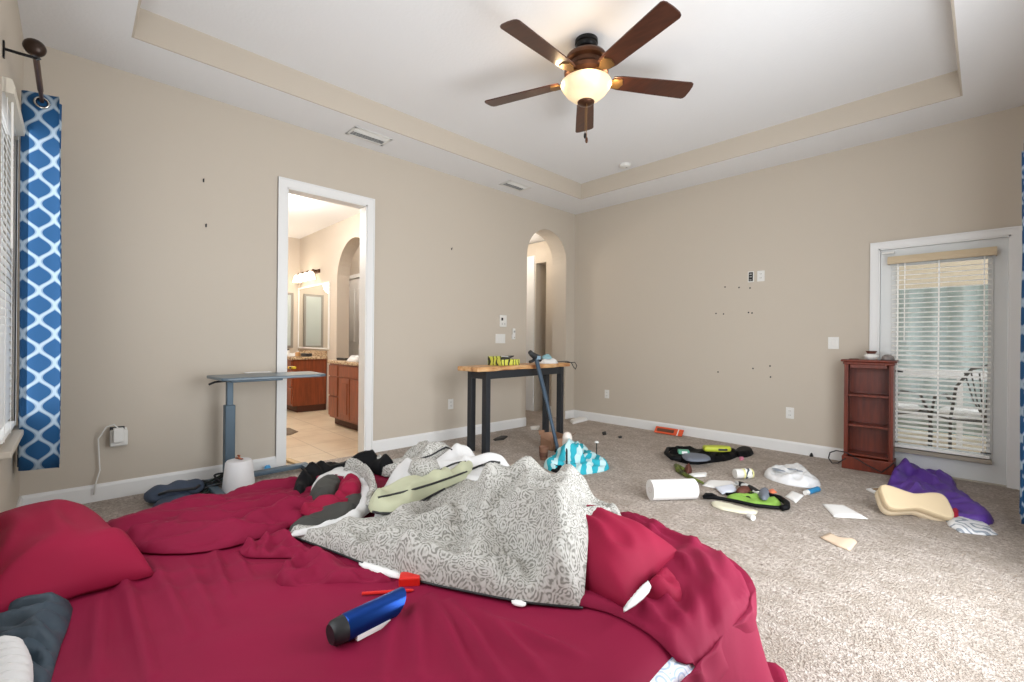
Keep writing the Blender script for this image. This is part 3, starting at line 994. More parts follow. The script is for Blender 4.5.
# ------------------------------------------------------------------ plates, holes and cords on the walls
plate(450.6, 404, 'x', XA, 'white outlet plate low on the wall left of the black-framed table')
plate(607, 394, 'y', YB, 'white outlet plate low on the back wall near the corner')
plate(790, 413, 'y', YB, 'white outlet plate low on the back wall left of the bookcase')
plate(500.3, 338.6, 'x', XA, 'white triple switch plate above the black-framed table', 'switch', (.165, .118))
plate(833.5, 343, 'y', YB, 'white switch plate on the back wall above the bookcase', 'switch', (.09, .118))
plate(761, 276, 'y', YB, 'white outlet plate high on the back wall, right of the open box', 'outlet')
p = PX(502.5, 321, XA)
t = thing('thermostat', 'white thermostat with dark display above the switch plate', 'thermostat', p, PI / 2)
MB().b2((-.055, -.022, -.075), (.055, 0, .075)).build('housing', M_PLATE, t, bevel=.006)
MB().b2((-.04, -.024, .005), (-.01, -.02, .04)).build('display', M_BLACK, t)
for z in (-.03, -.045):
    for x in (-.025, .02):
        MB().b2((x - .008, -.025, z - .004), (x + .008, -.02, z + .004)).build('button', mat('grey_button', ''), t)
p = PX(513, 333.7, XA)
t = thing('remote', 'small white remote in its wall cradle beside the switches', 'remote', p, PI / 2)
MB().b2((-.026, -.012, -.075), (.026, 0, -.01)).build('cradle', M_PLATE, t, bevel=.004)
r_ = MB().b2((-.022, -.026, -.07), (.022, -.008, .07)).build('handset', M_PLATE, t, bevel=.006)
MB().b2((-.012, -.029, .015), (.014, -.024, .04)).b2((-.008, -.029, -.055), (.01, -.024, -.045)).build('button', mat('grey_button', ''), r_)
p = PY(751, 276.8, YB)
t = thing('cable_box', 'open wall box with dark cable socket on the back wall', 'wall plate', p)
MB().b2((-.032, -.006, -.06), (.032, 0, .06)).build('frame', M_PLATE, t, bevel=.003)
MB().b2((-.022, -.0075, -.05), (.022, -.005, .05)).build('opening', M_BLACK, t)
MB().b2((-.012, -.011, -.006), (.012, -.007, .004)).b2((-.014, -.011, .022), (.01, -.007, .034)).b2((-.012, -.011, -.04), (.008, -.007, -.03)).build('jack', mat('grey_button', ''), t)
for (px, py, lab) in ((203.5, 180, 'dark nail in the left wall, upper one left of the doorway'), (206, 225, 'dark nail in the left wall, lower one left of the doorway'), (451.5, 248.5, 'dark hook in the left wall between doorway and arch')):
    p = PX(px, py, XA)
    t = thing('wall_hook' if 'hook' in lab else 'wall_nail', lab, 'hook' if 'hook' in lab else 'nail', p)
    MB().tube([(0, 0, 0), (.014, 0, .0), (.017, 0, .008)], .0035, 6).box((.003, 0, -.006), (.006, .009, .022)).build('hook_body', M_DARK, t)
hp = MB()
for px, py in ((725, 287), (750, 288), (716, 313.5), (723.5, 314), (748.5, 312.5), (752, 313), (718, 372), (739, 287.5), (753, 368.5), (770, 366), (770.5, 377)):
    p = PY(px, py, YB)
    o = MB().lathe([(.009, 0), (.006, .003), (0, .003)], (0, 0, 0), 8, Matrix.Rotation(PI / 2, 3, 'X')).build('wall_anchor', M_DARK, loc=p)
    tag(o, 'tiny dark screw anchor left in the bare back wall where a screen hung', 'wall anchor', 'screw anchors on the back wall')
# adapter on the left outlet, with its cord
ol = plate(118.5, 437, 'x', XA, 'white outlet plate behind the plugged-in adapter, far left wall', wz=(.09, .13))
p = PX(119, 436, XA + .01)
t = thing('power_adapter', 'white plug-in power adapter with trailing cord on the far left wall', 'adapter', p, PI / 2)
MB().b2((-.05, -.06, -.06), (.045, 0, .05)).build('power_block', M_PLATE, t, bevel=.006)
MB().b2((-.035, -.1, -.03), (.02, -.06, .07)).build('plug', M_PLATE, t, bevel=.006)
MB().b2((-.05, -.015, .035), (.03, .0, .07)).build('dark_plug', M_DARK, t, bevel=.004)
MB().tube([(-.01, -.08, .07), (-.03, -.07, .095), (-.07, -.05, .08), (-.11, -.03, .0), (-.105, -.02, -.12), (-.1, -.02, -.22), (-.12, -.03, -.3), (-.13, -.03, -.38)], .0045, 8).build('cord', M_PLATE, t, smooth=True)

# ------------------------------------------------------------------ the bed: base, mattress, sheets, pillows, comforter
BXN, BXF, BYH, BYF, BT = -.46, -2.42, -.2, 1.66, .42
RC = .33
def rrect(x0, x1, y0, y1, r, n=6):
    out = []
    for cx_, cy_, a0 in ((x1 - r, y1 - r, 0), (x0 + r, y1 - r, 90), (x0 + r, y0 + r, 180), (x1 - r, y0 + r, 270)):
        for k in range(n + 1):
            a = math.radians(a0 + 90 * k / n)
            out.append((cx_ + r * math.cos(a), cy_ + r * math.sin(a)))
    return out
def edge_dist(x, y, r=RC):
    """signed distance to the bed's rounded outline, negative on the bed"""
    cx_, cy_ = (BXN + BXF) / 2, (BYH + BYF) / 2
    qx, qy = abs(x - cx_) - (BXN - BXF) / 2 + r, abs(y - cy_) - (BYF - BYH) / 2 + r
    return math.hypot(max(qx, 0), max(qy, 0)) + min(max(qx, qy), 0) - r
def damask():
    k = NT('mattress_ticking')
    v = k.n('ShaderNodeTexVoronoi', i_Scale=22)
    k.l(k.coord(), v.inputs['Vector'])
    f = k.math('SINE', k.math('MULTIPLY', v.outputs[0], 30))
    k.color(k.ramp(f, [(.3, lin('#DDE3EC')), (.7, lin('#A9BDD6'))]))
    return k.m
M_TICK = damask()
bs = thing('box_spring', 'pale patterned box spring under the red-sheeted mattress', 'bed base', (0, 0, 0))
bs.location = ((BXN + BXF) / 2, (BYH + BYF) / 2, 0)
def rel(poly, o): return [(p[0] - o.location.x, p[1] - o.location.y) for p in poly]
id3 = lambda u, v, w_: (u, v, w_)
MB().prism(rel(rrect(BXF + .01, BXN - .01, BYH + .01, BYF - .01, RC), bs), id3, .0, .185).build('body', M_TICK, bs, bevel=.012)
ma = thing('mattress', 'pale blue patterned king mattress under the red fitted sheet', 'mattress', bs.location.copy() + Vector((0, 0, .19)))
MB().prism(rel(rrect(BXF, BXN, BYH, BYF, RC), ma), id3, 0, .222).build('core', M_TICK, ma, bevel=.03)
q = MB()
for z in (.03, .195):
    rp = rel(rrect(BXF + .004, BXN - .004, BYH + .004, BYF - .004, RC), ma)
    q.tube([(a, c, z) for a, c in rp + rp[:1]], .006, 6)
q.build('piping', M_TICK, ma, smooth=True)

# fitted sheet: a skin over the mattress, its skirt stopping part-way down
fr = []
random.seed(3)
for a, c, d_, e_, hh, ww in ((430, 600, 470, 682, .012, .02), (450, 605, 500, 682, .012, .02), (480, 615, 545, 680, .010, .022), (415, 610, 420, 682, .010, .018), (500, 625, 580, 660, .008, .02), (395, 615, 385, 682, .008, .02),
                            (120, 570, 150, 682, .014, .02), (150, 560, 190, 640, .010, .02), (185, 560, 215, 630, .007, .018), (210, 555, 230, 600, .008, .015), (100, 600, 95, 682, .008, .02), (235, 555, 250, 580, .008, .015), (215, 548, 222, 590, .007, .013)):
    p0, p1 = P(a, c, BT), P(d_, e_, BT)
    fr.append((p0.x, p0.y, p1.x, p1.y, hh * 1.9, ww * .8))
frd = ridges(fr)
def bed_top(x, y):
    d_ = edge_dist(x, y)
    t = smoothstep(-.10, .02, d_)
    return BT - .045 * t * t
nx_, ny_ = 250, 240
fs_ = MB()
def fitted(u, v):
    # wraps: the middle 84% of each axis is the top, the rest hangs on the sides
    mx, my = (BXN + BXF) / 2, (BYH + BYF) / 2
    hx, hy = (BXN - BXF) / 2, (BYF - BYH) / 2
    a, c = (u - .5) * 2, (v - .5) * 2
    ex, ey = hx + .16, hy + .16
    X, Y = a * ex, c * ey
    qx, qy = min(max(X, -hx), hx), min(max(Y, -hy), hy)
    over = max(abs(X) - hx, abs(Y) - hy, 0)
    r = RC
    if abs(qx) > hx - r and abs(qy) > hy - r:
        dx, dy = abs(qx) - hx + r, abs(qy) - hy + r
        m_ = max(dx, dy, 1e-6)
        L = math.hypot(dx, dy)
        k = m_ / L if L > 1e-6 else 1
        qx = math.copysign(hx - r + dx * k, qx)
        qy = math.copysign(hy - r + dy * k, qy)
    o = .012 + (.008 * crumple(X * 1.0, Y, 7, 0, 1, 4) if over > 0 else 0)
    n_ = Vector((qx, qy)).normalized() * o if over > 0 else Vector((0, 0))
    x, y = mx + qx + n_.x, my + qy + n_.y
    if over > 0:
        z = BT - .018 - over * .95
    else:
        z = bed_top(x, y) + .0 + frd(x, y) + .004 * crumple(x, y, 5, 1.0, 3, 6)
    z += .004
    return (x, y, z)
fs_.grid(fitted, nx_, ny_)
fso = fs_.build('fitted_sheet', M_RED, smooth=True, solid=.003)
tag(fso, 'crimson fitted sheet stretched over the mattress, bare towards the foreground', 'sheet')

def pillow(name, label, loc, sx, sy, sz, rz, rx=0, ry=0, m=M_RED2, seed=0.0, wr=.012, sag=0.0):
    t = thing(name, label, 'pillow', loc)
    t.rotation_euler = (rx, ry, rz)
    nu = 40
    vs, fs = [], []
    def pt(a, c, s):
        u, v = a, c
        ex = (1 - abs(u) ** 2.6) * (1 - abs(v) ** 2.6)
        ex = max(ex, 0) ** .55
        pin = 1 - .07 * (1 - abs(v) ** 2) * abs(u) ** 3
        pin2 = 1 - .07 * (1 - abs(u) ** 2) * abs(v) ** 3
        z = s * sz / 2 * ex
        X, Y = u * sx / 2 * pin, v * sy / 2 * pin2
        z += wr * crumple(X + seed, Y, 7, .5 + seed, 1.6, seed + s) * min(1, ex * 1.6) + .02 * lump(X, Y, 4, seed) * ex - sag * max(abs(u), abs(v)) ** 4
        return Vector((X, Y, z))
    mb = MB()
    mb.grid(lambda u, v: pt(u * 2 - 1, v * 2 - 1, 1), nu, nu)
    mb.grid(lambda u, v: pt(u * 2 - 1, v * 2 - 1, -1), nu, nu)
    mb.build('pillowcase', m, t, smooth=True)
    return t

# flat sheet thrown over the foot corner, trailing to the carpet
def drape(x, y):
    d_ = edge_dist(x, y)
    t = smoothstep(-.08, .02, d_)
    z = BT - .03 * t
    if d_ > 0:
        k = min(1, d_ / .125)
        z -= (BT - .035) * (1 - (1 - k) ** 1.6)
    return max(z, .006) + .012
hem = [(560, 604), (590, 609), (615, 616), (643, 631), (664, 647), (681, 657)]
fpoly = P2(hem, BT + .01) + [Vector(v) for v in ((-.448, 1.06), (-.436, 1.15), (-.412, 1.28), (-.395, 1.42), (-.40, 1.56), (-.43, 1.68), (-.485, 1.79), (-.56, 1.74), (-.68, 1.74), (-.9, 1.74), (-1.2, 1.74), (-1.35, 1.72), (-1.38, 1.6), (-1.25, 1.3))] + P2([(520, 560)], BT)
fl_r = []
for a, c, d_, e_, hh, ww in ((608, 512, 668, 545, .012, .014), (612, 508, 690, 548, .012, .014), (625, 506, 700, 552, .010, .014), (600, 520, 685, 570, .012, .014), (680, 560, 715, 620, .010, .02), (700, 560, 728, 640, .014, .022), (690, 590, 700, 640, .012, .018), (660, 600, 690, 640, .010, .016), (640, 610, 668, 640, .010, .014), (620, 606, 652, 626, .010, .012), (720, 590, 745, 650, .012, .022), (640, 508, 705, 545, .008, .012)):
    p0, p1 = P(a, c, BT), P(d_, e_, BT)
    fl_r.append((p0.x, p0.y, p1.x, p1.y, hh * 1.7, ww * .9))
flr = ridges(fl_r)
o = heap('flat_sheet', fpoly, M_RED, drape, .006, .03, lambda x, y: flr(x, y) + .009 * crumple(x, y, 8, 1.9, 3, 2), .016, thick=.004, rnd=1)
tag(o, 'crimson flat sheet draped over the foot corner of the bed to the carpet', 'sheet')

# pillow at the foot, its case gaping round a white insert
pr_ = pillow('bed_pillow', 'crimson pillow half under the paisley comforter at the foot of the bed', (-.98, 1.205, BT + .072), .66, .40, .15, .12, 0, .02, M_RED2, 2.3, .010, .045)
fpc = P(648, 585, BT + .10)
heap('case_flap', [P(a, c, z).xy for a, c, z in ((640, 600, .44), (660, 604, .44), (681, 600, .45), (683, 580, .47), (676, 558, .5), (660, 552, .51), (645, 566, .51))], M_RED2, .435, .04, .05, lambda x, y: .025 * crumple(x, y, 10, .3, 1.4, 3), .012, parent=pr_)
pin = P(640, 590, BT + .06)
q = heap('white_insert', [p for p in P2([(618, 610), (640, 597), (652, 584), (649, 577), (638, 586)], .49)], M_LINEN, .475, .02, .03, None, .008, parent=pr_)
q['label'] = 'white pillow insert showing at the open end'

# left pillow slumped against the window wall
pillow('bed_pillow', 'large crimson pillow slumped at the head of the bed, left edge', (-2.0, -.045, BT + .078), .66, .35, .17, .18, math.radians(-5), .0, M_RED2, 5.1, .012, .05)

# blue-grey cloth and white gathered cloth at the head corner
o = heap('blanket', P2([(-30, 640), (0, 625), (30, 612), (60, 606), (74, 608), (70, 625), (58, 655), (48, 700), (20, 720), (-20, 720)], BT), M_BLUEGREY, BT + .005, .03, .05, lambda x, y: .03 * crumple(x, y, 14, 1.2, 1.8, 4), .009)
tag(o, 'blue-grey satin blanket bunched below the left pillow', 'blanket')
k = P(12, 668, BT + .05)
def ruffle(u, v):
    a = u * 1.3 - .2
    rr_ = .05 + .16 * v
    z = BT + .05 + .05 * (1 - v) + .012 * math.sin(u * 60) * v
    return (-1.52 + rr_ * math.cos(a + PI * .28) * .8, -.2 + rr_ * math.sin(a + PI * .28) * .9, z)
rf = heap('pleated_cloth', P2([(-40, 655), (0, 647), (22, 640), (30, 652), (34, 668), (32, 700), (0, 730), (-40, 730)], BT + .06), M_LINEN, BT + .055, .03, .04, lambda x, y: .011 * math.sin((x * .95 + y * .3) * 210 + 2 * lump(x, y, 12, 1)), .006)
tag(rf, 'white pleated cloth at the bottom left corner, beside the blue-grey blanket', 'cloth')

# loose flat sheet rumpled along the far side of the bed
def far_base(x, y):
    d_ = edge_dist(x, y)
    return max(.0, bed_top(x, y) - (max(0, d_ + .02) * 1.3)) + .008
lp = P2([(100, 522), (118, 540), (131, 550), (153, 554), (199, 553), (240, 545), (290, 528), (325, 508), (345, 500)], BT + .01) + P2([(372, 482), (350, 470), (318, 466), (250, 483), (180, 501), (140, 512)], BT + .01)
lrr = []
for a, c, d_, e_, hh, ww in ((120, 545, 240, 540, .05, .035), (230, 540, 330, 500, .045, .03), (125, 528, 230, 525, .02, .018), (150, 520, 300, 495, .015, .02), (200, 505, 320, 475, .012, .02), (240, 520, 345, 482, .025, .02), (260, 500, 340, 470, .012, .015), (130, 538, 200, 540, .02, .012), (285, 500, 330, 470, .015, .012)):
    p0, p1 = P(a, c, BT), P(d_, e_, BT)
    lrr.append((p0.x, p0.y, p1.x, p1.y, hh, ww))
lrf = ridges(lrr)
o = heap('flat_sheet', lp, M_RED, far_base, .016, .03, lambda x, y: lrf(x, y) + .018 * crumple(x, y, 8, 1.3, 3, 8) + .006 * crumple(x, y, 16, 1.0, 2, 3), .014, rnd=1)
tag(o, 'crimson flat sheet rumpled along the far side of the bed, towards the left wall', 'sheet')

# crumpled corner of red cloth below the comforter
cp = P2([(238, 547), (262, 540), (292, 533), (300, 545), (330, 558), (358, 570), (385, 578), (400, 581), (372, 583), (330, 583), (284, 588), (273, 580), (284, 566), (300, 557), (262, 557), (242, 556)], BT + .01)
crr = []
for a, c, d_, e_, hh, ww in ((245, 551, 298, 541, .03, .018), (280, 560, 300, 552, .03, .012), (285, 580, 305, 556, .03, .012), (300, 555, 340, 575, .02, .012), (310, 548, 360, 572, .018, .014), (290, 572, 320, 562, .018, .010), (275, 584, 330, 580, .008, .010)):
    p0, p1 = P(a, c, BT), P(d_, e_, BT)
    crr.append((p0.x, p0.y, p1.x, p1.y, hh * .7, ww * 1.3))
crf = ridges(crr)
o = heap('pillowcase', cp, M_RED, BT + .005, .012, .02, lambda x, y: crf(x, y) + .014 * crumple(x, y, 13, .4, 1.6, 3), .009, rnd=1)
tag(o, 'empty crimson pillowcase crumpled in front of the comforter tip', 'pillowcase')

# the comforter
def under(x, y):
    z = max(0, bed_top(x, y) - max(0, edge_dist(x, y) + .02) * 1.1)
    # it rides up over the pillow at the foot
    dx, dy = abs(x + 1.0) / .46, abs(y - 1.225) / .235
    r2 = dx ** 3 + dy ** 3
    z += .12 * max(0, 1 - r2) ** .8
    return z + .014
front = [(283, 533), (305, 541), (330, 550), (360, 562), (385, 571), (402, 577), (440, 586), (470, 592), (500, 598), (530, 603), (560, 606), (583, 608)]
right = [(588, 575), (588, 545), (592, 522), (606, 516), (616, 510), (630, 508)]
cfp = P2(front, BT + .015) + [P(a, c, BT + z).xy for (a, c), z in zip(right[:5], (.03, .07, .12, .12, .10))] + P2([(628, 508), (600, 490), (572, 480), (548, 474), (527, 466), (505, 462), (480, 462)], BT + .07) + P2([(440, 478), (405, 505), (370, 518), (330, 522)], BT + .05)
cr = []
for a, c, d_, e_, hh, ww in ((300, 536, 380, 566, .03, .05), (380, 560, 500, 590, .03, .05), (505, 470, 480, 560, .05, .05), (540, 472, 505, 590, .05, .045), (565, 478, 560, 590, .05, .05), (470, 480, 430, 560, .04, .045), (430, 500, 390, 540, .035, .04), (600, 490, 540, 500, .05, .04), (527, 466, 530, 500, .05, .05), (490, 500, 470, 580, .03, .03), (590, 500, 570, 540, .03, .03), (340, 530, 420, 520, .03, .035)):
    p0, p1 = P(a, c, BT + .05), P(d_, e_, BT + .05)
    cr.append((p0.x, p0.y, p1.x, p1.y, hh, ww))
crf2 = ridges(cr)
co_ = thing('comforter', 'grey and white paisley comforter bunched across the bed', 'comforter', (-1.3, 1.1, 0))
o = heap('quilted_cover', cfp, M_PAISLEY, under, .06, .06, lambda x, y: -.03 * (1 - smoothstep(-1.62, -1.2, x)) + (.45 + .55 * smoothstep(-1.62, -1.2, x)) * (crf2(x, y) * .95 + .038 * crumple(x, y, 5, 2.2, 2.4, 11) + .018 * crumple(x, y, 10, 1.9, 1.8, 5) + .04 * lump(x, y, 4, 2)), .0155, parent=co_, rnd=1)
def rim_line(name, px, z, r, m, parent, off=(0, 0, 0)):
    pts = [P(a, c, z) - parent.location + Vector(off) for a, c in px]
    sm = []
    for i in range(len(pts) - 1):
        for j in range(4):
            sm.append(pts[i].lerp(pts[i + 1], j / 4))
    sm.append(pts[-1])
    return MB().tube(sm, r, 8).build(name, m, parent, smooth=True)
rim_line('piping_and_shadow_line', front, BT + .015, .0035, M_BLACK, co_)  # thin black line: hem piping that also draws the shadow line there

# far folded half of the comforter: white lining turned up, with paisley bunches
def under2(x, y):
    return max(.0, bed_top(x, y) - max(0, edge_dist(x, y) + .04) * .9) + .015
fold = P2([(372, 520), (378, 492), (392, 474), (412, 466), (440, 462), (462, 452), (475, 450), (490, 462), (500, 462), (520, 462), (530, 470), (500, 480), (460, 486), (420, 505)], BT + .05)
lr = []
for a, c, d_, e_, hh, ww in ((395, 480, 440, 478, .06, .05), (440, 466, 480, 456, .06, .05), (470, 470, 520, 468, .06, .04), (385, 500, 420, 480, .04, .03), (430, 480, 470, 470, .04, .03), (400, 470, 415, 490, .03, .02), (455, 460, 470, 478, .03, .02)):
    p0, p1 = P(a, c, BT + .05), P(d_, e_, BT + .05)
    lr.append((p0.x, p0.y, p1.x, p1.y, hh, ww))
lrf2 = ridges(lr)
o = heap('white_lining', fold, M_LINEN, under2, .06, .06, lambda x, y: lrf2(x, y) * .8 + .010 * crumple(x, y, 5, .4, 1.6, 21) + .02 * lump(x, y, 5, 3), .014, parent=co_)
o['label'] = 'white lining of the comforter, folded outwards'
ub = P2([(370, 462), (395, 464), (415, 452), (425, 443), (442, 441), (456, 444), (470, 446), (482, 456), (470, 462), (430, 466), (400, 472), (380, 472)], BT + .04)
o = heap('bunched_cover', ub, M_PAISLEY, under2, .08, .07, lambda x, y: .035 * crumple(x, y, 7, .9, 1.3, 31) + .03 * lump(x, y, 5, 9), .016, parent=co_)
kb = P(424, 470, BT + .12)
MB().lathe([(.0, -.05), (.05, -.04), (.075, 0), (.06, .04), (.0, .055)], (0, 0, 0), 16).build('turned_corner', M_PAISLEY, co_, smooth=True, loc=kb - co_.location)
band = [(287, 532), (318, 528), (345, 521), (366, 512), (379, 495), (374, 477), (357, 467), (336, 468), (318, 475), (309, 488), (316, 490), (324, 481), (338, 475), (352, 477), (362, 490), (357, 507), (338, 518), (312, 526), (287, 531)]
o = heap('rolled_edge', P2(band, BT + .05), M_LINEN, BT + .03, .025, .03, lambda x, y: .006 * crumple(x, y, 11, .9, 1.2, 17), .008, parent=co_)
o['label'] = 'white rolled rim of the comforter'
pf_band = [(340, 470), (357, 467), (374, 477), (379, 495), (370, 508), (364, 503), (370, 492), (366, 480), (354, 472)]
heap('rolled_edge', P2(pf_band, BT + .06), M_PAISLEY, BT + .06, .045, .03, lambda x, y: .012 * crumple(x, y, 14, .9, 1.2, 27), .010, parent=co_)
# pale green sham
sp_ = P2([(366, 513), (374, 499), (390, 494), (412, 489), (432, 483), (455, 475), (474, 468), (474, 477), (446, 489), (424, 501), (406, 513), (385, 516)], BT + .06)
o = heap('pillow_sham', sp_, mat('pale_olive_cloth', '#B9BB9E', .75, vary=.12), lambda x, y: under2(x, y) + .05, .05, .05, lambda x, y: .018 * crumple(x, y, 8, .5, 1.8, 41), .012)
tag(o, 'pale green sham with black piping, in the folds of the comforter', 'pillow sham')
from mathutils.bvhtree import BVHTree
def world_mesh(objs):
    vs, fs = [], []
    for q in objs:
        off = len(vs)
        vs += [q.location + v.co for v in q.data.vertices]
        fs += [tuple(i + off for i in p.vertices) for p in q.data.polygons]
    return BVHTree.FromPolygons(vs, fs)
def piping(px, objs, parent, r=.005):
    """a cord sewn along the surface where the photograph shows it"""
    bv = world_mesh(objs)
    pts = []
    for (a, c), (e, f) in zip(px, px[1:]):
        for j in range(5):
            t_ = j / 5
            hit = bv.ray_cast(CAM, ray(a + (e - a) * t_, c + (f - c) * t_).normalized())
            if hit[0]:
                pts.append(hit[0])
    if len(pts) > 3:
        sm = [sum((pts[max(0, min(len(pts) - 1, i + d_))] for d_ in (-1, 0, 1)), Vector()) / 3 for i in range(len(pts))]
        q = MB().tube(sm, r, 7).build('piping_and_shadow_line', M_BLACK, parent, smooth=True)
        q.matrix_parent_inverse = pmat(parent).inverted()
piping([(368, 511), (385, 514), (404, 511), (423, 500), (446, 488), (472, 477)], [o], o)
piping([(377, 498), (391, 495), (412, 490), (432, 484), (455, 476), (471, 470)], [o], o)
cparts = [q for q in co_.children]
piping([(401, 485), (407, 487), (413, 482), (421, 478), (430, 478), (440, 470), (455, 463), (470, 461)], [q for q in cparts if q.name.startswith(('white_lining', 'bunched'))], co_)
piping([(415, 461), (432, 455), (442, 449), (447, 447), (454, 451)], [q for q in cparts if q.name.startswith(('white_lining', 'bunched'))], co_)
piping([(462, 474), (470, 470), (480, 466), (492, 462), (503, 463)], cparts, co_, .007)

# charcoal blanket under the rim, red sheet end inside it, black jacket beyond
o = heap('blanket', P2([(283, 531), (300, 519), (330, 506), (352, 496), (364, 490), (366, 500), (358, 512), (340, 521), (310, 529)], BT + .03), M_CHARCOAL, BT + .004, .045, .05, lambda x, y: .008 * crumple(x, y, 9, .6, 2, 3), .014)
tag(o, 'charcoal blanket edge showing between red sheet and paisley comforter', 'blanket')
o = heap('red_cloth', P2([(296, 504), (318, 500), (336, 494), (338, 480), (346, 475), (360, 476), (364, 486), (352, 497), (335, 505), (312, 511)], BT + .06), M_RED2, BT + .03, .035, .04, lambda x, y: .02 * crumple(x, y, 12, .2, 1.2, 6), .012)
tag(o, 'crimson cloth end tucked inside the curled rim of the comforter', 'cloth')
o = heap('lining_cloth', P2([(306, 497), (314, 484), (330, 477), (342, 476), (340, 490), (325, 498)], BT + .05), M_CHARCOAL, BT + .02, .05, .04, lambda x, y: .012 * crumple(x, y, 11, .6, 1.5, 5), .012)
tag(o, 'dark grey lining showing inside the curled rim of the comforter', 'lining')
o = heap('jacket', P2([(291, 494), (296, 482), (308, 472), (330, 465), (352, 459), (372, 459), (392, 464), (398, 472), (384, 474), (366, 468), (352, 470), (330, 474), (312, 484), (304, 494)], BT + .03), mat('black_nylon', '#0C0D10', .6, spec=.15), under2, .07, .06, lambda x, y: .025 * crumple(x, y, 10, .6, 1.3, 7), .014)
tag(o, 'black jacket bunched at the far edge of the bed by the doorway', 'jacket')

# small things on the bed
p0, p1 = P(336, 632, BT + .038), P(396, 603, BT + .038)
tb = thing('metallic_tube', 'blue metallic tube with black end cap lying on the red sheet', 'tube', p0)
ax = (p1 - p0)
Lt = ax.length
m3 = ax.to_track_quat('Z', 'X').to_matrix()
M_BLUE = mat('blue_metallic', '#123E8C', .28, metal=.75)
sh_ = MB().lathe([(.028, .02), (.031, .024), (.031, Lt), (.028, Lt), (.028, .02)], (0, 0, 0), 28, m3).build('shell', M_BLUE, tb, smooth='auto')
axn = ax.normalized()
for v in sh_.data.vertices:                      # the open end is cut on the slant
    tt = v.co.dot(axn)
    if tt > Lt - .01:
        v.co += axn * (v.co - axn * tt).z * .75
MB().lathe([(.022, -.014), (.028, -.006), (.030, .02), (0.018, .024)], (0, 0, 0), 24, m3).build('end_cap', M_BLACK, tb, smooth='auto')
q = MB().box(m3 @ Vector((.0, 0, Lt * .6)) + Vector((.022, -.012, -.022)), (.012, .014, Lt * .55), m=m3).build('white_liner', M_PAPER, tb)
p = P(410, 579, BT + .018)
rb = thing('clip_box', 'small red plastic box at the front edge of the comforter', 'box', p, .9)
M_REDP = mat('red_plastic', '#D0221A', .35)
MB().box((0, 0, 0), (.06, .042, .026)).build('case', M_REDP, rb, bevel=.004)
MB().box((-.0, .024, .004), (.042, .016, .014)).build('clip', M_REDP, rb, bevel=.003)
MB().b2((-.012, .0205, .0), (-.004, .0222, .008)).b2((.004, .0205, .0), (.012, .0222, .008)).build('mark', M_PAPER, rb)
p0, p1 = P(362, 593.5, BT + .014), P(414, 590, BT + .012)
pn = thing('pen', 'thin red pen lying beside the blue metallic tube', 'pen', p0)
dv = p1 - p0
MB().tube([(0, 0, 0), dv * .78], .0045, 8).build('barrel', M_REDP, pn)
MB().tube([dv * .78, dv * .96, dv], [.005, .004, .001], 8).build('cap', M_REDP, pn)
o = heap('paper_strip', P2([(357, 562), (365, 563), (402, 574), (405, 579), (385, 576), (365, 569)], BT + .015), M_PAPER, BT + .012, .012, .02, None, .012)
tag(o, 'white paper strip under the comforter edge, left of the red box', 'paper')
o = heap('paper_scrap', P2([(511, 599), (527, 601), (525, 608), (512, 605)], BT + .012), M_PAPER, BT + .012, .003, .02, None, .01)
tag(o, 'small white scrap peeking from under the comforter on the front edge', 'paper')

# ------------------------------------------------------------------ overbed table by the left wall, with its things
t = thing('overbed_table', 'blue-grey overbed table on one column beside the doorway', 'table', (-4.10, .88, 0), math.radians(1.5))
MB().prism([(-.02, -.15), (.33, -.13), (.36, -.10), (.36, .56), (.33, .62), (-.02, .64), (-.05, .6), (-.05, -.11)], id3, .833, .856).build('tabletop', mat('slate_laminate', '#4F626F', .35, coat=.2), t, bevel=.006)
MB().b2((-.035, -.035, .04), (.035, .035, .62)).build('lower_column', M_STEEL, t, bevel=.006)
MB().b2((-.022, -.022, .6), (.022, .022, .82)).build('upper_column', M_STEEL, t, bevel=.004)
MB().b2((-.04, -.06, .815), (.28, .3, .833)).build('top_bracket', M_STEEL, t, bevel=.004)
MB().tube([(.1, -.03, .818), (.1, -.12, .812), (.1, -.16, .795)], .008, 8).build('height_lever', M_BLACK, t)
MB().b2((-.035, -.17, .025), (.035, .60, .06)).b2((-.03, -.17, .025), (.62, -.115, .055)).b2((-.03, .54, .025), (.62, .60, .055)).build('base', M_STEEL, t, bevel=.006)
for x, y in ((0, -.145), (0, .57), (.58, -.142), (.58, .57)):
    MB().lathe([(.022, -.012), (.025, -.008), (.025, .008), (.022, .012)], (x, y, .025), 16, Matrix.Rotation(PI / 2, 3, 'Y')).build('caster', M_BLACK, t, smooth='auto')
p = P(273, 368, .872)
t = thing('tape_roll', 'small grey roll standing on the overbed table', 'tape', (p.x, p.y, .857))
MB().lathe([(.018, -.014), (.03, -.014), (.03, .014), (.018, .014)], (0, 0, .03), 20, Matrix.Rotation(.7, 3, 'Z') @ Matrix.Rotation(PI / 2, 3, 'Y')).build('roll', mat('grey_tape', '#8B9198', .5), t, smooth='auto')
p = P(292, 368.5, .86)
t = thing('tape_measure', 'small yellow tape measure on the overbed table', 'tape measure', (p.x, p.y, .857), .4)
MB().b2((-.035, -.02, 0), (.035, .02, .022)).build('case', mat('yellow_plastic', '#E0BE1E', .4), t, bevel=.006)
MB().b2((-.015, -.0205, .004), (.015, .0205, .018)).build('grip', M_DARK, t)
p = P(258, 372.5, .857)
heap('paper_strip', [(p.x - .03, p.y - .1), (p.x + .03, p.y - .1), (p.x + .03, p.y + .1), (p.x - .03, p.y + .1)], M_PAPER, .857, .003, .02, None, .02, rnd=0)
tag(bpy.data.objects['paper_strip.001'], 'white paper strip lying on the overbed table', 'paper')

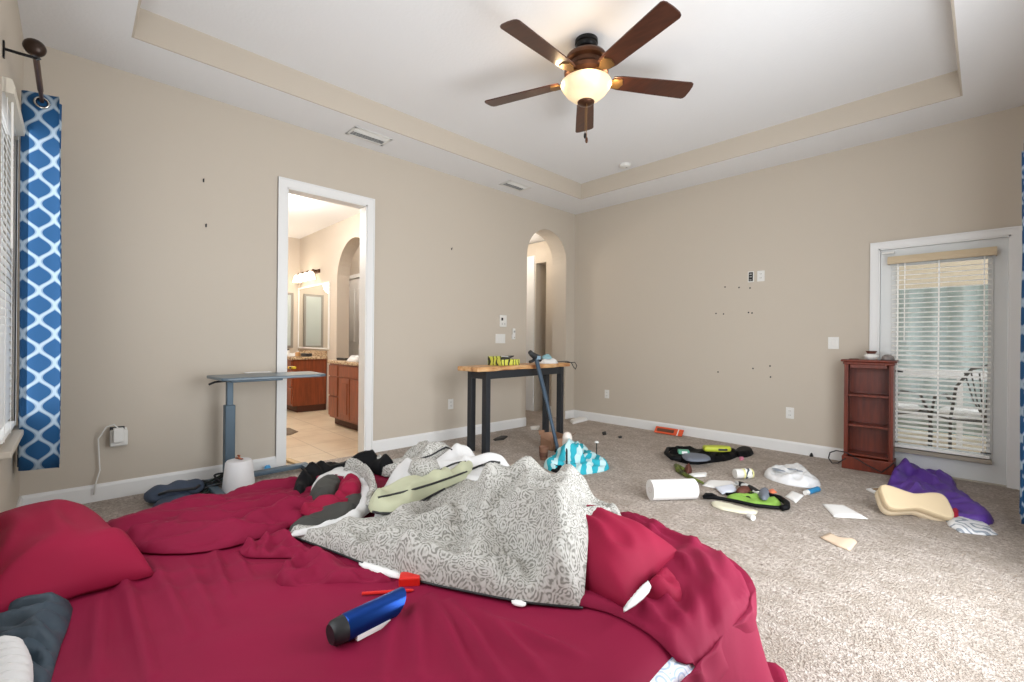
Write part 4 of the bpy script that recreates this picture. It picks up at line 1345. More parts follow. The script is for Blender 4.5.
# white tapered container by the column
p = PX(237, 490, -3.93)
t = thing('container', 'white tapered container on the carpet in front of the overbed table column', 'container', (-3.86, p.y - .005, 0))
MB().lathe([(.105, 0), (.11, .01), (.088, .22), (.08, .232), (.03, .236), (0, .236)], n=28).build('body', mat('white_poly', '#E9E8EA', .5), t, smooth='auto')
MB().tube([(-.03, 0, .238), (-.02, .01, .262), (.01, -.01, .27), (.03, .0, .25), (.02, .02, .24), (-.01, -.02, .25)], .006, 8).build('copper_wire_top', mat('copper', '#B0684A', .35, metal=.6), t, smooth=True)

# things along the left wall behind the bed
c0 = P(175, 492, .05)
t = thing('duffel_bag', 'slate blue nylon bag lying on the carpet along the left wall', 'bag', (c0.x, c0.y, 0), .2)
vs = MB()
def bagpt(u, v):
    a, b_ = u * 2 * PI, (v - .5) * 2
    r = (1 - abs(b_) ** 4) ** .5
    return (.10 * r * math.cos(a) * (1 + .1 * math.sin(3 * a + 4 * b_)), .18 * b_, .06 + .056 * r * math.sin(a) + .008 * math.sin(9 * b_) * r)
vs.grid(bagpt, 28, 26)
vs.build('body', M_NAVY, t, smooth=True)
MB().tube([(.08, -.12, .08), (.12, -.08, .1), (.13, .08, .08), (.08, .12, .08)], .01, 8).build('strap', M_DARK, t, smooth=True)
heap('laptop_sleeve', P2([(148, 502), (186, 486), (196, 491), (160, 508)], .06), M_NAVY, .02, .035, .03, None, .02)
tag(bpy.data.objects['laptop_sleeve'], 'flat slate blue sleeve lying against the slate blue bag by the left wall', 'case')
c0 = P(204, 489, .03)
t = thing('cable_tangle', 'tangle of dark green cables and tubing on the carpet by the left wall', 'cables', (c0.x, c0.y, 0))
random.seed(11)
for k in range(6):
    pts = [(random.uniform(-.10, .10), random.uniform(-.16, .16), .015 + random.random() * .09) for _ in range(7)]
    sm = []
    for i in range(len(pts) - 3):
        for j in range(6):
            q_ = j / 6
            a_, b_, c_, d_ = (Vector(x) for x in pts[i:i + 4])
            sm.append(.5 * ((2 * b_) + (c_ - a_) * q_ + (2 * a_ - 5 * b_ + 4 * c_ - d_) * q_ ** 2 + (3 * b_ - a_ - 3 * c_ + d_) * q_ ** 3))
    MB().tube(sm, .008, 7).build('cable', M_BLACK if k % 2 else mat('dark_green', '#27352E', .5), t, smooth=True)
p = PX(168, 494, -4.2)
p = P(325 - 99, 473, 0.0)
heap('blue_rag', [(p_.x, p_.y) for p_ in (PX(263, 471, -4.23), PX(271, 471, -4.23), PX(272, 472, -4.2), PX(264, 474, -4.2))], mat('blue_paper', '#4AA0D8', .6), 0, .07, .02, None, .01)
tag(bpy.data.objects['blue_rag'], 'small blue scrap on the carpet against the baseboard beside the doorway', 'scrap')

# wooden threshold strip pieces by the doorway
p, q_ = P(291, 461, .01), P(308, 467, .01)
t = tag(MB().box((0, 0, .012), ((q_ - p).length * 1.6, .05, .018)).build('wood_strip', mat('pale_wood', '#C9AE84', .5, vary=.25, stretch=(1, 12, 4)), bevel=.003, loc=((p + q_) / 2).xy.to_3d()), 'loose pale wood strip lying across the doorway threshold', 'strip')
t.rotation_euler.z = math.atan2(q_.y - p.y, q_.x - p.x)

# ------------------------------------------------------------------ black-framed table with wood top, and its things
TBX, TBY, TBH, TRZ = -3.62, 3.60, .88, math.radians(-4)
t = thing('console_table', 'tall table with black square legs and live-edge wood top', 'table', (TBX, TBY, 0), -TRZ)
lx, ly = .108, .625
for x, y in ((-lx, -ly), (lx, -ly), (-lx, ly), (lx, ly)):
    MB().b2((x - .031, y - .031, 0), (x + .031, y + .031, TBH - .045)).build('leg', M_FRAME, t, bevel=.003)
for s in (-1, 1):
    MB().b2((s * lx - .026, -ly + .03, TBH - .125), (s * lx + .026, ly - .03, TBH - .046)).build('long_rail', M_FRAME, t, bevel=.003)
    MB().b2((-lx + .03, s * ly - .026, TBH - .125), (lx - .03, s * ly + .026, TBH - .046)).build('short_rail', M_FRAME, t, bevel=.003)
random.seed(5)
le = []
for i in range(25):
    y = -.79 + 1.57 * i / 24
    le.append((.15 + .018 * math.sin(y * 7) + .01 * math.sin(y * 19), y))
for i in range(25):
    y = .78 - 1.57 * i / 24
    le.append((-.15 + .018 * math.sin(y * 6 + 1) + .01 * math.sin(y * 17), y))
wm = NT('live_edge_wood')
co = wm.coord(scale=(9, 1.1, 6))
nz = wm.n('ShaderNodeTexNoise', i_Scale=3, i_Detail=6)
wm.l(co, nz.inputs['Vector'])
wm.color(wm.ramp(nz.outputs[0], [(.3, lin('#9A5C34')), (.5, lin('#D3A06C')), (.7, lin('#E5BF90'))]))
wm.b.inputs['Roughness'].default_value = .4
MB().prism(le, id3, TBH - .045, TBH).build('tabletop', wm.m, t, bevel=.008)
def on_table(px, py, z): return P(px, py, z)
# yellow-black open box
M_YBOX = stripes_mat('yellow_black_card', '#DADB5E', '#3A3B26', 150, .9, .62, .10)
t = thing('storage_box', 'yellow and black patterned open box on the wooden tabletop', 'box', (-3.62, 3.36, TBH), .05)
bw = MB()
L_, W_, H_ = .29, .2, .062
bw.b2((-W_ / 2, -L_ / 2, 0), (W_ / 2, L_ / 2, .006)).b2((-W_ / 2, -L_ / 2, 0), (-W_ / 2 + .006, L_ / 2, H_ + .03)).b2((W_ / 2 - .006, -L_ / 2, 0), (W_ / 2, L_ / 2, H_))
bw.b2((-W_ / 2, -L_ / 2, 0), (W_ / 2, -L_ / 2 + .006, H_ + .02)).b2((-W_ / 2, L_ / 2 - .006, 0), (W_ / 2, L_ / 2, H_))
bw.build('tray', M_YBOX, t)
MB().box((0, .02, H_ + .01), (.12, .18, .01), m=Matrix.Rotation(.25, 3, 'X') @ Matrix.Rotation(.2, 3, 'Z')).build('flap', M_BLACK, t)
MB().box((-.03, .06, H_ + .02), (.1, .05, .008), m=Matrix.Rotation(-.4, 3, 'X')).build('paper_insert', M_PAPER, t)
# stick vacuum leaning against the table
p1 = P(556, 451, .0)
pb = P(557, 452, 0.0) + Vector((0, 0, .02))
pt_ = PX(536, 359, -3.42)
t = thing('leaning_pole', 'blue-grey pole with dark handle leaning on the wooden-topped table', 'pole', (pb.x, pb.y, 0))
M_POLE = mat('pole_blue', '#4E6072', .4, metal=.5)
d_ = pt_ - pb
MB().tube([(0, 0, .03), (0, 0, .06), d_ * .55 + Vector((0, 0, .06))], .019, 12).build('lower_tube', M_POLE, t)
MB().tube([d_ * .5 + Vector((0, 0, .06)), d_ + Vector((0, 0, .03))], .0235, 12).build('upper_tube', M_POLE, t)
MB().tube([(0, 0, 0), (0, 0, .035)], [.028, .022], 12).build('rubber_foot', M_BLACK, t)
hd = MB().tube([d_ + Vector((0, .07, .0)), d_ + Vector((0, .03, .035)), d_ + Vector((0, -.02, .05)), d_ + Vector((0, -.07, .075)), d_ + Vector((0, -.10, .10))], [.02, .034, .035, .028, .024], 12).build('handle', M_DARK, t, smooth=True)
MB().tube([d_ + Vector((.01, -.02, .04)), d_ + Vector((.0, -.05, .0)), d_ + Vector((0, -.1, -.01))], .016, 8).build('grip', M_BLACK, t, smooth=True)
MB().box(d_ + Vector((.028, .01, .035)), (.02, .055, .04)).build('pale_panel', mat('pale_blue_plastic', '#8FAABD', .4), t, bevel=.004)
# pale cloths on the table, cord hanging at the right end
o = heap('wipes_packet', [(-3.68, 3.93), (-3.52, 3.95), (-3.50, 4.16), (-3.66, 4.2)], M_PAPER, TBH, .045, .06, lambda x, y: .012 * crumple(x, y, 13, .4, 1.2, 7), .015)
tag(o, 'crumpled white packet on the wooden tabletop near its right end', 'packet')
o = heap('cloth', [(-3.67, 3.99), (-3.57, 3.97), (-3.54, 4.08), (-3.65, 4.12)], mat('pale_teal_cloth', '#8FB9C2', .7), TBH + .055, .04, .05, lambda x, y: .015 * crumple(x, y, 14, .4, 1.2, 3), .012)
tag(o, 'pale teal cloth lying on the crumpled white packet on the table', 'cloth')
t = thing('cable', 'thin dark cable looped over the right end of the wooden tabletop', 'cable', (-3.44, 4.2, TBH))
MB().tube([(-.2, .0, .005), (-.1, .05, .02), (-.02, .03, .025), (.03, .06, .01), (.045, .08, -.04), (.045, .12, -.07), (.04, .15, -.03), (.02, .14, .012), (-.05, .1, .006), (-.12, .13, .006)], .005, 7).build('cord', M_BLACK, t, smooth=True)

# ------------------------------------------------------------------ heap at the foot of the table
M_TURQ = stripes_mat('turquoise_stripe', '#27AEC2', '#C4E6EA', 62, .55, .1, .12)
def bumps(lst, base=0.0):
    def fn(x, y):
        z = base
        for cx_, cy_, r, hh in lst:
            d2 = ((x - cx_) ** 2 + (y - cy_) ** 2) / (r * r)
            if d2 < 1:
                z = max(z, base + hh * (1 - d2) ** .6)
        return z
    return fn
bc = P(575, 458, .05)
tq = P2([(541, 464), (552, 459), (560, 452), (568, 446), (582, 444), (590, 452), (600, 459), (609, 464), (609, 468), (596, 471), (580, 473), (565, 470), (552, 470)], .02)
ctr = Vector((sum(p[0] for p in tq) / len(tq), sum(p[1] for p in tq) / len(tq)))
hb_ = P(572, 466, 0.0)
o = heap('beach_towel', tq, M_TURQ, 0, .05, .05, lambda x, y: .17 * max(0, 1 - ((x - hb_.x + .05) ** 2 + (y - hb_.y - .03) ** 2) / .019) ** .8 + .022 * crumple(x, y, 9, .3, 1.2, 13), .014)
tag(o, 'turquoise and white striped cloth heaped on the carpet by the table leg', 'cloth')
bt = Vector((hb_.x - .14, hb_.y + .10, 0))
t = thing('white_bottle', 'white rounded bottle standing behind the turquoise striped cloth', 'bottle', bt)
MB().lathe([(.04, 0), (.045, .01), (.046, .2), (.045, .235), (.036, .262), (.02, .275), (0, .278)], n=20).build('body', mat('cream_plastic', '#F0E6DE', .4), t, smooth=True)
MB().lathe([(.0465, .05), (.0468, .06), (.0468, .14), (.0465, .15)], n=20).build('label_band', M_PAPER, t, smooth=True)
M_CARD = mat('cardboard', '#A98268', .8, vary=.15)
cb = P(556, 452, 0)
t = thing('cardboard_box', 'torn open cardboard box behind the turquoise cloth, against the table leg', 'box', (cb.x - .14, cb.y + .10, 0), -.3)
MB().b2((-.11, -.08, 0), (.11, .08, .006)).b2((-.11, -.08, 0), (-.104, .08, .15)).b2((.104, -.08, 0), (.11, .08, .12)).b2((-.11, .074, 0), (.11, .08, .16)).b2((-.11, -.08, 0), (.11, -.074, .1)).build('tray', M_CARD, t)
MB().box((.17, .1, .14), (.17, .09, .005), m=Matrix.Rotation(-.5, 3, 'Y') @ Matrix.Rotation(.4, 3, 'X')).build('flap', mat('dark_cardboard', '#7A5646', .8), t)
MB().box((-.12, -.06, .15), (.05, .07, .005), m=Matrix.Rotation(1.2, 3, 'Y')).build('flap', M_CARD, t)
cp_ = P(546, 461, 0)
t = thing('paper_cup', 'brown paper cup standing beside the table leg', 'cup', (cp_.x - .05, cp_.y + .02, 0))
MB().lathe([(.032, 0), (.034, .005), (.046, .12), (.048, .125), (.043, .122), (.031, .008), (0, .008)], n=20).build('cup', mat('brown_card', '#8A6450', .7), t, smooth='auto')
MB().lathe([(.0375, .03), (.0425, .075)], n=20).build('sleeve', mat('brown_sleeve', '#6A4638', .8), t, smooth='auto', solid=.003)
for (a, c, w_, h_, lab) in ((558, 469, .12, .035, 'black sock balled up in front of the turquoise cloth'), (585, 457, .11, .04, 'black cloth lump behind the turquoise cloth, right side')):
    p = P(a, c, .015)
    o = heap('black_cloth', [(p.x + w_ * math.cos(k) * .8, p.y + w_ * .6 * math.sin(k)) for k in (0, .9, 1.9, 2.8, 3.7, 4.7, 5.5)], mat('black_nylon', ''), .055 if a == 558 else .05, h_, .05, lambda x, y: .012 * crumple(x, y, 14, .2, 1, 4), .015)
    o.location.z = 0.0
    tag(o, lab, 'cloth')
p = P(567, 468, 0)
t = thing('marker', 'thin black stick standing up against the turquoise cloth', 'stick', (p.x + .045, p.y - .06, 0))
MB().tube([(0, 0, 0), (-.01, .01, .17)], .009, 8).build('shaft', M_BLACK, t)
MB().tube([(-.01, .01, .17), (-.012, .011, .19)], [.009, .006], 8).build('tip', M_DARK, t)
p = P(596.5, 458, 0)
t = thing('toilet_plunger_rod', 'thin dark rod standing upright on the carpet right of the turquoise cloth', 'rod', (p.x, p.y, 0))
t.name = 'standing_rod'
MB().tube([(0, 0, 0), (0, 0, .15)], .005, 8).build('shaft', M_BLACK, t)
MB().lathe([(.02, .15), (.022, .155), (.015, .165), (0, .168)], n=12).build('cap', M_PAPER, t)
MB().b2((-.005, -.01, 0), (.09, .01, .006)).build('foot', M_PAPER, t)

# ------------------------------------------------------------------ litter on the carpet
def flat(name, px, m, label, cat, T=.004, r=.02, wr=None, res=.02, z=.002, rnd=0):
    o = heap(name, P2(px, 0), m, z, T, r, wr, res, rnd=rnd)
    return tag(o, label, cat)
curl = lambda a, s: (lambda x, y: a * .45 * (.5 + .5 * math.sin(x * 11 + y * 7 + s)))
o = flat('scrap', [(493, 440), (500, 436.5), (508, 437), (504, 440), (495, 441)], M_BLACK, 'flat dark scrap on the carpet beneath the wooden-topped table', 'scrap', .012)
flat('paper_scrap', [(530, 427), (540, 426), (538, 430), (531, 430)], M_PAPER, 'small pale scrap on the carpet at the foot of the arch', 'scrap', .008)
t = flat('paper_pad', [(569.5, 421.5), (585, 417.5), (588, 420.5), (573, 424.5)], M_PAPER, 'white pad lying on the carpet by the back corner baseboard', 'pad', .03, .02)
flat('black_scrap', [(602, 433), (606, 432), (606.5, 435), (603, 435.5)], M_BLACK, 'tiny black scrap on open carpet, nearest to the back corner', 'scrap', .01, .01, res=.01)
flat('black_scrap', [(618, 437), (622, 436.5), (622, 438.5), (619, 438.5)], M_DARK, 'tiny dark scrap on open carpet, right of its black twin', 'scrap', .008, .01, res=.01)
# orange packet leaning by the back wall
p = PY(671, 431, YB - .06)
t = thing('snack_packet', 'orange and brown packet lying at the back wall baseboard', 'packet', (p.x, YB - .12, 0), .02)
M_OR = mat('orange_wrapper', '#D8532A', .4)
q = MB().box((0, .0, .045), (.36, .012, .09), m=Matrix.Rotation(-.7, 3, 'X')).build('wrapper', M_OR, t, bevel=.003)
MB().box((-.04, -.008, .05), (.22, .003, .04), m=Matrix.Rotation(-.7, 3, 'X')).build('brown_panel', mat('brown_print', '#5C3626', .5), t)
MB().box((.12, -.008, .045), (.012, .003, .09), m=Matrix.Rotation(-.7, 3, 'X')).build('white_stripe', M_PAPER, t)

# black harness bag with grey panel and lime pouch
vt = thing('backpack', 'black bag with slate panel lying flat near the back wall, lime pouch on it', 'bag', P(700, 457, 0).xy.to_3d())
M_BLKN = mat('black_nylon', '')
o = heap('body', P2([(668, 451), (675, 448), (690, 449), (706, 450), (722, 451), (735, 450), (740, 453), (728, 458), (710, 460), (694, 462), (678, 459), (668, 455)], .03), M_BLKN, 0, .05, .05, lambda x, y: .02 * crumple(x, y, 7, .4, 1.4, 3), .02, parent=vt)
o = heap('slate_panel', P2([(681, 453), (690, 452.5), (710, 455), (711, 459.5), (694, 460.5), (684, 458.5)], .07), mat('slate_fabric', '#6E7480', .7), .055, .02, .03, None, .02, parent=vt)
o = heap('strap', P2([(733, 451), (738, 447.5), (748, 447.5), (755, 450), (750, 454), (738, 455)], .03), M_BLKN, 0, .05, .04, None, .02, parent=vt)
pts = [P(a, c, .05) - vt.location for a, c in ((678, 449), (668, 449), (666, 453), (672, 458), (681, 459))]
MB().tube(pts, .022, 8).build('strap', M_BLKN, vt, smooth=True)
M_LIME = mat('lime_plastic', '#BFC93A', .45)
lp_ = P(716, 449, .09)
t = thing('lime_pouch', 'lime green pouch resting on the black bag near the back wall', 'pouch', (lp_.x, lp_.y, .07), .75)
MB().prism([(-.13, -.05), (.06, -.06), (.14, -.03), (.15, .03), (.05, .06), (-.12, .05)], id3, 0, .05).build('body', M_LIME, t, bevel=.02)
MB().b2((.0, -.061, .015), (.09, -.03, .036)).build('dark_grip', M_DARK, t, bevel=.006)
g_ = P(683.5, 451, .09)
t = thing('green_card', 'small green and white box at the left end of the black bag', 'box', (g_.x, g_.y, .065), .6)
MB().b2((-.05, -.035, 0), (.05, .035, .035)).build('box', mat('green_card', '#5FA58A', .5), t, bevel=.003)
MB().b2((-.02, -.036, .005), (.03, -.034, .03)).build('white_mark', M_PAPER, t)
flat('pink_note', [(739, 457), (743, 456), (744, 460), (740, 461)], mat('pink_paper', '#E58CA6', .7), 'small pink scrap at the right edge of the black bag', 'paper', .004, .01, res=.015)
# olive strap with a red-brown clump and white strip
t = thing('olive_strap', 'olive and black strap lying on the carpet behind the white paper roll', 'strap', P(690, 470, 0).xy.to_3d())
pts = [P(a, c, .02) - t.location for a, c in ((684, 469), (680, 467), (676, 465.5), (678, 470), (686, 475), (694, 479), (703, 483))]
MB().tube(pts, [.012, .018, .02, .022, .018, .014, .01], 8).build('webbing', mat('olive_web', '#6E7A2E', .7, col2='#1B1C14', vscale=14), t, smooth=True)
o = heap('tangled_cord', P2([(683, 468), (690, 465.5), (693, 470), (687, 472)], .02), mat('red_brown', '#5A2E22', .7), .0, .04, .03, lambda x, y: .02 * crumple(x, y, 18, 0, 1, 3), .012, parent=t)
flat('paper_strip', [(688, 475), (696, 474), (707, 473.5), (706, 477), (694, 477.5)], M_PAPER, 'white paper strip beside the olive strap', 'paper', .012, .02, res=.015)
# paper towel roll
ra, rb_ = P(650, 500, 0), P(694, 498.5, 0)
axis = (rb_ - ra)
L_ = axis.length
RR = .072
t = thing('paper_towel_roll', 'white paper towel roll lying on the carpet by the foot of the bed', 'paper roll', ra + Vector((0, 0, RR)))
m3 = axis.to_track_quat('Z', 'X').to_matrix()
MB().lathe([(.021, 0), (RR, 0), (RR, L_), (.021, L_), (.021, 0)], (0, 0, 0), 40, m3).build('paper_roll', mat('tissue', '#EDECEB', .9, bump=.3, bscale=60), t, smooth='auto')
MB().lathe([(.020, .001), (.0208, -.001), (.0208, L_ + .001), (.0165, L_ + .001), (.0165, .001)], (0, 0, 0), 20, m3).build('core', M_CARD, t, smooth='auto')
# papers and the green bag
flat('paper_sheet', [(702, 486), (709, 480.5), (731, 481.5), (737, 485), (734, 491), (716, 489)], M_PAPER, 'white paper sheet on the carpet behind the green and black bag', 'paper', .004, .03, curl(.02, 1))
flat('paper_sheet', [(715, 489), (732, 486), (738, 493), (722, 496)], mat('bluish_paper', '#DDE3F0', .8), 'bluish white sheet tucked under the black rim of the green bag', 'paper', .004, .03, curl(.02, 2), z=.012)
gb = thing('tote_bag', 'flattened lime green bag with black rim on the carpet', 'bag', P(755, 498, 0).xy.to_3d())
o = heap('panel', P2([(722, 498), (740, 493), (760, 492), (775, 496), (783, 503), (776, 507), (755, 506), (735, 501)], .01), mat('lime_fabric', '#86B04A', .7), 0, .02, .03, lambda x, y: .01 * crumple(x, y, 9, .4, 1.3, 3), .02, parent=gb)
for px, r in ([(704, 497), (706, 494.5), (712, 494.5), (716, 496.5)], .012), ([(703, 497), (716, 497.5), (735, 501), (755, 505.5), (775, 507.5), (785, 508)], .013), ([(726, 494), (740, 494), (756, 493.5)], .011), ([(768, 495), (780, 498), (787, 503), (787, 507), (782, 508)], .02), ([(748, 496), (745, 499), (748, 501.5), (750, 498.5), (748, 496)], .007):
    pts = [P(a, c, r + .008) - gb.location for a, c in px]
    MB().tube(pts, r, 8).build('black_rim', M_BLKN, gb, smooth=True)
t = thing('buckled_strap', 'black and white buckled strap lying across the top of the green bag', 'strap', P(752, 490, 0).xy.to_3d())
pts = [P(a, c, .035) - t.location for a, c in ((736, 482.5), (742, 484.5), (750, 488), (757, 492), (764, 494.5))]
MB().tube(pts, [.014, .022, .024, .022, .02], 8).build('webbing', stripes_mat('black_white_strap', '#D8D8D6', '#1C1A1A', 55, .9, -.1, .5), t, smooth=True)
o = heap('buckle_pad', P2([(735, 491), (742, 487.5), (752, 490), (748, 493), (738, 493)], .03), mat('red_brown', ''), .025, .03, .03, None, .012, parent=t)
o = heap('dark_pad', P2([(757, 492), (765, 489), (771, 493), (768, 500), (760, 499)], .03), mat('slate_fabric', ''), .025, .03, .03, None, .012, parent=t)
# pill bottle
pb_ = P(742, 479, .0)
t = thing('pill_bottle', 'white bottle with yellow-rimmed label lying behind the green bag', 'bottle', (pb_.x, pb_.y + .02, .042), .9)
MB().lathe([(0, -.075), (.038, -.072), (.04, -.065), (.04, -.02), (.034, -.015), (.04, -.01)], n=24, m=Matrix.Rotation(PI / 2, 3, 'Y')).build('cap', M_PLATE, t, smooth='auto')
MB().lathe([(.037, -.01), (.042, -.004), (.042, .07), (.038, .078), (0, .079)], n=24, m=Matrix.Rotation(PI / 2, 3, 'Y')).build('body', mat('yellow_rim', '#E2DC9A', .4), t, smooth='auto')
MB().lathe([(.0425, .005), (.0428, .006), (.0428, .06), (.0425, .061)], n=24, m=Matrix.Rotation(PI / 2, 3, 'Y')).build('label', stripes_mat('printed_label', '#E8E8E2', '#3E4A58', 160, .3, .3, .2), t, smooth=True)
# white plastic shopping bag
wb_ = thing('plastic_bag', 'white plastic shopping bag with grey print on the carpet', 'bag', P(790, 482, 0).xy.to_3d())
M_PLAS = mat('white_film', '#E6E7E9', .3, coat=.4)
o = heap('film', P2([(762, 472.5), (772, 468), (785, 466), (800, 467.5), (808, 471), (814, 478), (823, 483), (813, 486), (800, 485), (784, 482), (768, 477)], .02), M_PLAS, 0, .055, .08, lambda x, y: .016 * crumple(x, y, 8, .7, 1.4, 9) + .008 * crumple(x, y, 18, .2, 1, 4), .012, parent=wb_)
random.seed(2)
for a, c, w_ in ((776, 470, .045), (780, 471.5, .05), (786, 469.5, .03), (790, 470, .035), (795, 470.5, .03), (800, 472, .03)):
    p = P(a, c, .062)
    heap('print_mark', [(p.x + w_ * math.cos(k) * (.7 + .3 * random.random()), p.y + w_ * .5 * math.sin(k)) for k in (0, 1, 2, 3, 4, 5)], mat('grey_ink', '#8A929C', .5), p.z + .006, .004, .01, None, .012, parent=wb_)
# blue tube and scraps
p0, p1 = P(805, 493, .016), P(818, 489, .016)
t = thing('glue_tube', 'small blue tube with white cap beside the plastic shopping bag', 'tube', p0)
m3 = (p1 - p0).to_track_quat('Z', 'X').to_matrix()
L_ = (p1 - p0).length
MB().lathe([(.019, .04), (.02, .045), (.02, L_), (.017, L_), (0, L_)], (0, 0, 0), 18, m3).build('barrel', mat('blue_plastic', '#2A7FB0', .35), t, smooth='auto')
MB().lathe([(0, 0), (.016, 0), (.018, .04)], (0, 0, 0), 18, m3).build('cap', M_PLATE, t, smooth='auto')
flat('paper_scrap', [(785, 497), (792, 491.5), (804, 496), (796, 503.5)], M_PAPER, 'white square of paper between green bag and blue tube', 'paper', .005, .03, curl(.02, .3))
flat('orange_scrap', [(768, 491), (773, 489.5), (777, 493), (771, 494.5)], mat('orange_paper', '#E8835E', .7), 'small orange scrap at the back of the green bag', 'paper', .008, .01, res=.015)
o = flat('shoe_insole', [(711, 503.5), (715, 502), (730, 505), (745, 509.5), (758, 512), (756, 515), (740, 514), (722, 510.5), (713, 507)], mat('cream_foam', '#D9D5BE', .8), 'long cream insole lying in front of the green bag', 'insole', .012, .02)
p = P(751, 517, .016)
t = thing('bottle_cap', 'small white cap with dark mouth in front of the cream insole', 'cap', (p.x, p.y, .018), -.6)
MB().lathe([(.012, -.025), (.017, -.025), (.018, .022), (0, .025)], n=16, m=Matrix.Rotation(PI / 2, 3, 'Y')).build('shell', M_PLATE, t, smooth='auto')
MB().lathe([(0, -.022), (.0125, -.022)], n=16, m=Matrix.Rotation(PI / 2, 3, 'Y')).build('mouth', M_BLACK, t)
flat('paper_sheet', [(822, 504.5), (845, 507), (868, 519.5), (834, 517.5)], M_PAPER, 'white folded sheet lying alone on open carpet', 'paper', .004, .03, curl(.025, .4))
flat('torn_card', [(820, 538), (830, 533.5), (840, 538.5), (853, 539), (857, 543), (850, 551.5), (838, 547)], mat('tan_card', '#D3BCA4', .8), 'torn tan card on the carpet nearest to the foot of the bed', 'card', .005, .03, lambda x, y: .03 * smoothstep(.0, .2, x + .62) * (.5 + .5 * math.sin(x * 40)))
p = P(811, 455, 0)
o = flat('black_scrap', [(809, 455), (812, 453), (815, 454.5), (813, 457), (810, 457)], M_BLACK, 'small black scrap on the carpet at the baseboard left of the bookcase', 'scrap', .035, .03, res=.012)
o.name = 'black_clip'

# ------------------------------------------------------------------ bookcase and the things on and by it
bk = thing('bookcase', 'narrow cherry-red wooden bookcase with three empty shelves against the door frame', 'bookcase', (-.735, YB - .17, 0), math.radians(3))
Wb, Db, Hb = .35, .23, 1.0
MB().b2((-Wb / 2, -Db / 2, .10), (-Wb / 2 + .02, Db / 2, .965)).build('side_panel', M_CHERRY, bk, bevel=.002)
MB().b2((Wb / 2 - .02, -Db / 2, .10), (Wb / 2, Db / 2, .965)).build('side_panel', M_CHERRY, bk, bevel=.002)
MB().b2((-Wb / 2 + .02, -Db / 2 - .004, .10), (-Wb / 2 + .03, -Db / 2 + .015, .965)).b2((Wb / 2 - .03, -Db / 2 - .004, .10), (Wb / 2 - .02, -Db / 2 + .015, .965)).b2((-Wb / 2 + .045, -Db / 2 - .004, .925), (Wb / 2 - .045, -Db / 2 + .015, .965)).build('face_frame', M_CHERRY, bk, bevel=.002)
MB().b2((-Wb / 2 + .02, Db / 2 - .012, .10), (Wb / 2 - .02, Db / 2 - .004, .965)).build('back_panel', M_CHERRY, bk)
for z in (.125, .39, .665):
    MB().b2((-Wb / 2 + .02, -Db / 2 + .016, z), (Wb / 2 - .02, Db / 2 - .012, z + .018)).build('shelf', M_CHERRY, bk, bevel=.002)
MB().b2((-Wb / 2 - .012, -Db / 2 - .016, 0), (Wb / 2 + .012, Db / 2, .115)).build('plinth', M_CHERRY, bk, bevel=.006)
MB().b2((-Wb / 2 - .01, -Db / 2 - .012, .955), (Wb / 2 + .01, Db / 2, .98)).b2((-Wb / 2 - .025, -Db / 2 - .028, .98), (Wb / 2 + .025, Db / 2, 1.0)).build('top', M_CHERRY, bk, bevel=.007)
t = thing('figurine', 'small white and red pot-bellied figurine on top of the bookcase', 'figurine', (-.72, YB - .2, 1.0))
MB().lathe([(.035, 0), (.04, .006), (.055, .022), (.058, .035), (.045, .05), (.03, .055)], n=20).build('bowl', M_PLATE, t, smooth=True)
MB().lathe([(.03, .054), (.032, .06), (.04, .075), (.042, .08), (.0, .08)], n=20).build('red_rim', mat('red_brown', ''), t, smooth='auto')
t = thing('trinket', 'small grey dome-shaped trinket on the right end of the bookcase top', 'trinket', (-.60, YB - .23, 1.0))
MB().lathe([(.045, 0), (.048, .01), (.04, .035), (.02, .05), (0, .053)], n=20).build('dome', mat('grey_stone', '#8E8582', .6, vary=.4, vscale=40), t, smooth=True)
MB().lathe([(.05, 0), (.05, .006), (.04, .007)], n=20).build('foot', M_DARK, t)
soft_box('sticker_card', 'small dark card lying at the left end of the bookcase top', 'card', (-.84, YB - .24, 1.0), (.07, .05, .008), .3, mat('red_brown', ''), .002)
t = thing('cable', 'black cable looping on the carpet to the left of the bookcase', 'cable', (-.98, YB - .3, 0))
pts = [PY(a, c, YB - .31) - t.location for a, c in ((846, 458), (838, 463), (832, 463), (828.5, 458), (830, 452.5), (836, 450.5), (845, 452), (855, 457), (868, 465), (882, 472), (890, 466), (896, 461))]
sm = []
for i in range(len(pts) - 1):
    for j in range(5):
        sm.append(pts[i].lerp(pts[i + 1], j / 5) + Vector((0, -.02 * (i > 6) , 0)))
MB().tube([Vector((q.x, q.y, max(q.z, .008))) for q in sm], .005, 7).build('cord', M_BLACK, t, smooth=True)

# purple mat
M_PURP = mat('purple_vinyl', '#5B3796', .5, vary=.12)
pm = P2([(885, 487), (890, 475), (898, 466), (908, 463), (925, 468), (944, 474), (957, 480), (955, 485), (972, 497), (995, 515), (992, 521), (975, 519), (955, 514), (935, 508), (915, 500), (898, 492)], .03)
prr = []
for a, c, d_, e_, hh, ww in ((893, 478, 912, 466, .08, .05), (900, 468, 950, 492, .09, .04), (925, 470, 955, 482, .06, .04), (905, 482, 930, 500, .07, .05), (940, 490, 990, 516, .05, .05), (912, 478, 945, 500, .04, .03)):
    p0, p1 = P(a, c, .05), P(d_, e_, .05)
    prr.append((p0.x, p0.y, p1.x, p1.y, hh, ww))
prf = ridges(prr)
o = heap('yoga_mat', pm, M_PURP, 0, .03, .03, lambda x, y: prf(x, y) + .012 * crumple(x, y, 6, .5, 1.5, 3), .016)
tag(o, 'purple mat rumpled on the carpet in front of the exterior door', 'mat')

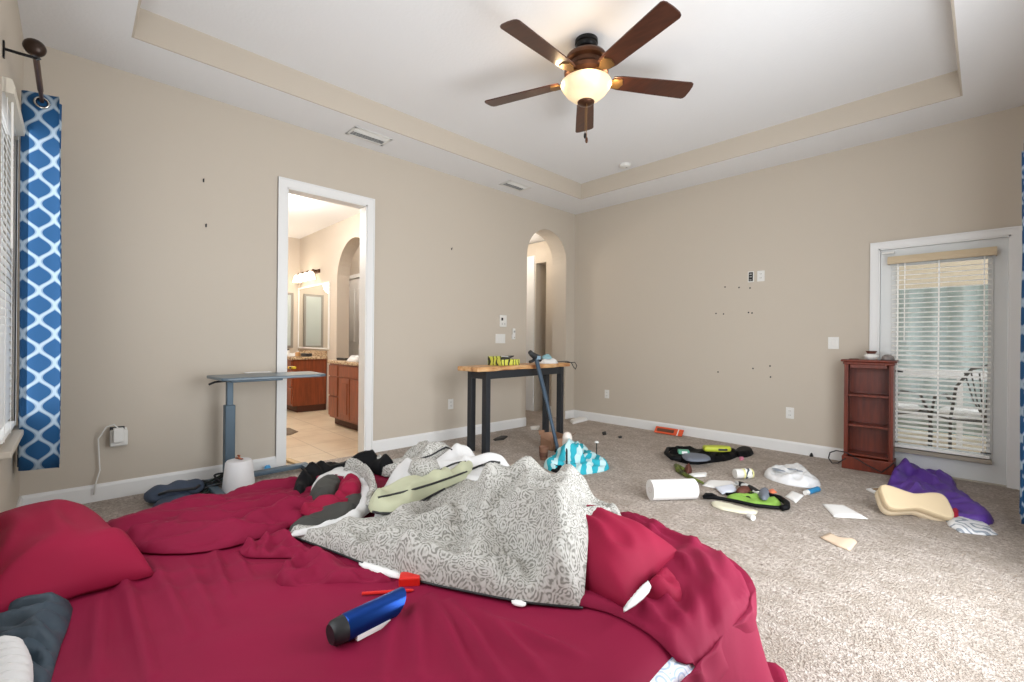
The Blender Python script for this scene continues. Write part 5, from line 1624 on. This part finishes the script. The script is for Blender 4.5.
# bone-shaped foam pillow leaning on the mat
pc_ = P(917, 507, .075)
fp = thing('foam_pillow', 'cream bone-shaped foam pillow lying against the purple mat', 'pillow', (pc_.x, pc_.y, 0))
ol_ = []
for k in range(48):
    a = 2 * PI * k / 48
    ca, sa = math.cos(a), math.sin(a)
    x = .195 * ca
    hw = .056 + .085 * (abs(ca) ** 1.4)
    y = hw * math.copysign(abs(sa) ** .55, sa)
    ol_.append((x, y))
fx = RT * .96 - UP * .10 + FW * (-.22)
fx.normalize()
fnrm = (-FW * .70 + UP * .72)
fnrm = (fnrm - fx * fnrm.dot(fx)).normalized()
fy = fnrm.cross(fx)
M_FOAM = mat('cream_foam_pillow', '#D8C3A0', .8, bump=.1, bscale=150)
M_FOAM2 = mat('cream_foam_side', '#E2D0B2', .8, bump=.1, bscale=150)
b_ = MB().prism(ol_, lambda u, v, w_: fx * u + fy * v + fnrm * w_ + Vector((0, 0, .12)), -.055, .0).build('upper_half', M_FOAM, fp, bevel=.016)
sc = lambda p_: (p_[0] * 1.0, p_[1])
MB().prism([(x * .99, y * .99) for x, y in ol_], lambda u, v, w_: fx * u + fy * v + fnrm * w_ + Vector((0, 0, .12)), -.11, -.056).build('lower_half', M_FOAM2, fp, bevel=.016)

# magazine, red cloth, tray under the pillow
flat('magazine', [(945, 520), (965, 515.5), (980, 518), (998, 535.5), (985, 536), (960, 533), (948, 526)], stripes_mat('printed_page', '#E8E9EC', '#9AA3AE', 60, .9, .55, .6), 'crumpled printed leaflet on the carpet in front of the purple mat', 'leaflet', .012, .04, curl(.02, .2))
o = heap('red_cloth', P2([(946, 515), (952, 508), (960, 510), (960, 516), (950, 518)], .03), mat('red_fabric', '#B81E38', .7), 0.01, .04, .04, None, .012)
tag(o, 'small red cloth tucked between foam pillow and purple mat', 'cloth')
t = thing('board', 'thin tan and white board under the left end of the foam pillow', 'board', P(884, 492, 0).xy.to_3d(), .5)
bp = P2([(866, 490.5), (884, 488), (893, 492), (890, 501.5)], 0)
MB().prism([(p_.x - t.location.x, p_.y - t.location.y) for p_ in bp], id3, .004, .014).build('board', M_PAPER, t)
MB().prism([((p_.x - t.location.x) * .82 + .012, (p_.y - t.location.y) * .82 + .015) for p_ in bp], id3, .0145, .018).build('face', mat('tan_print', '#8A7458', .7), t)
t.rotation_euler.z = 0
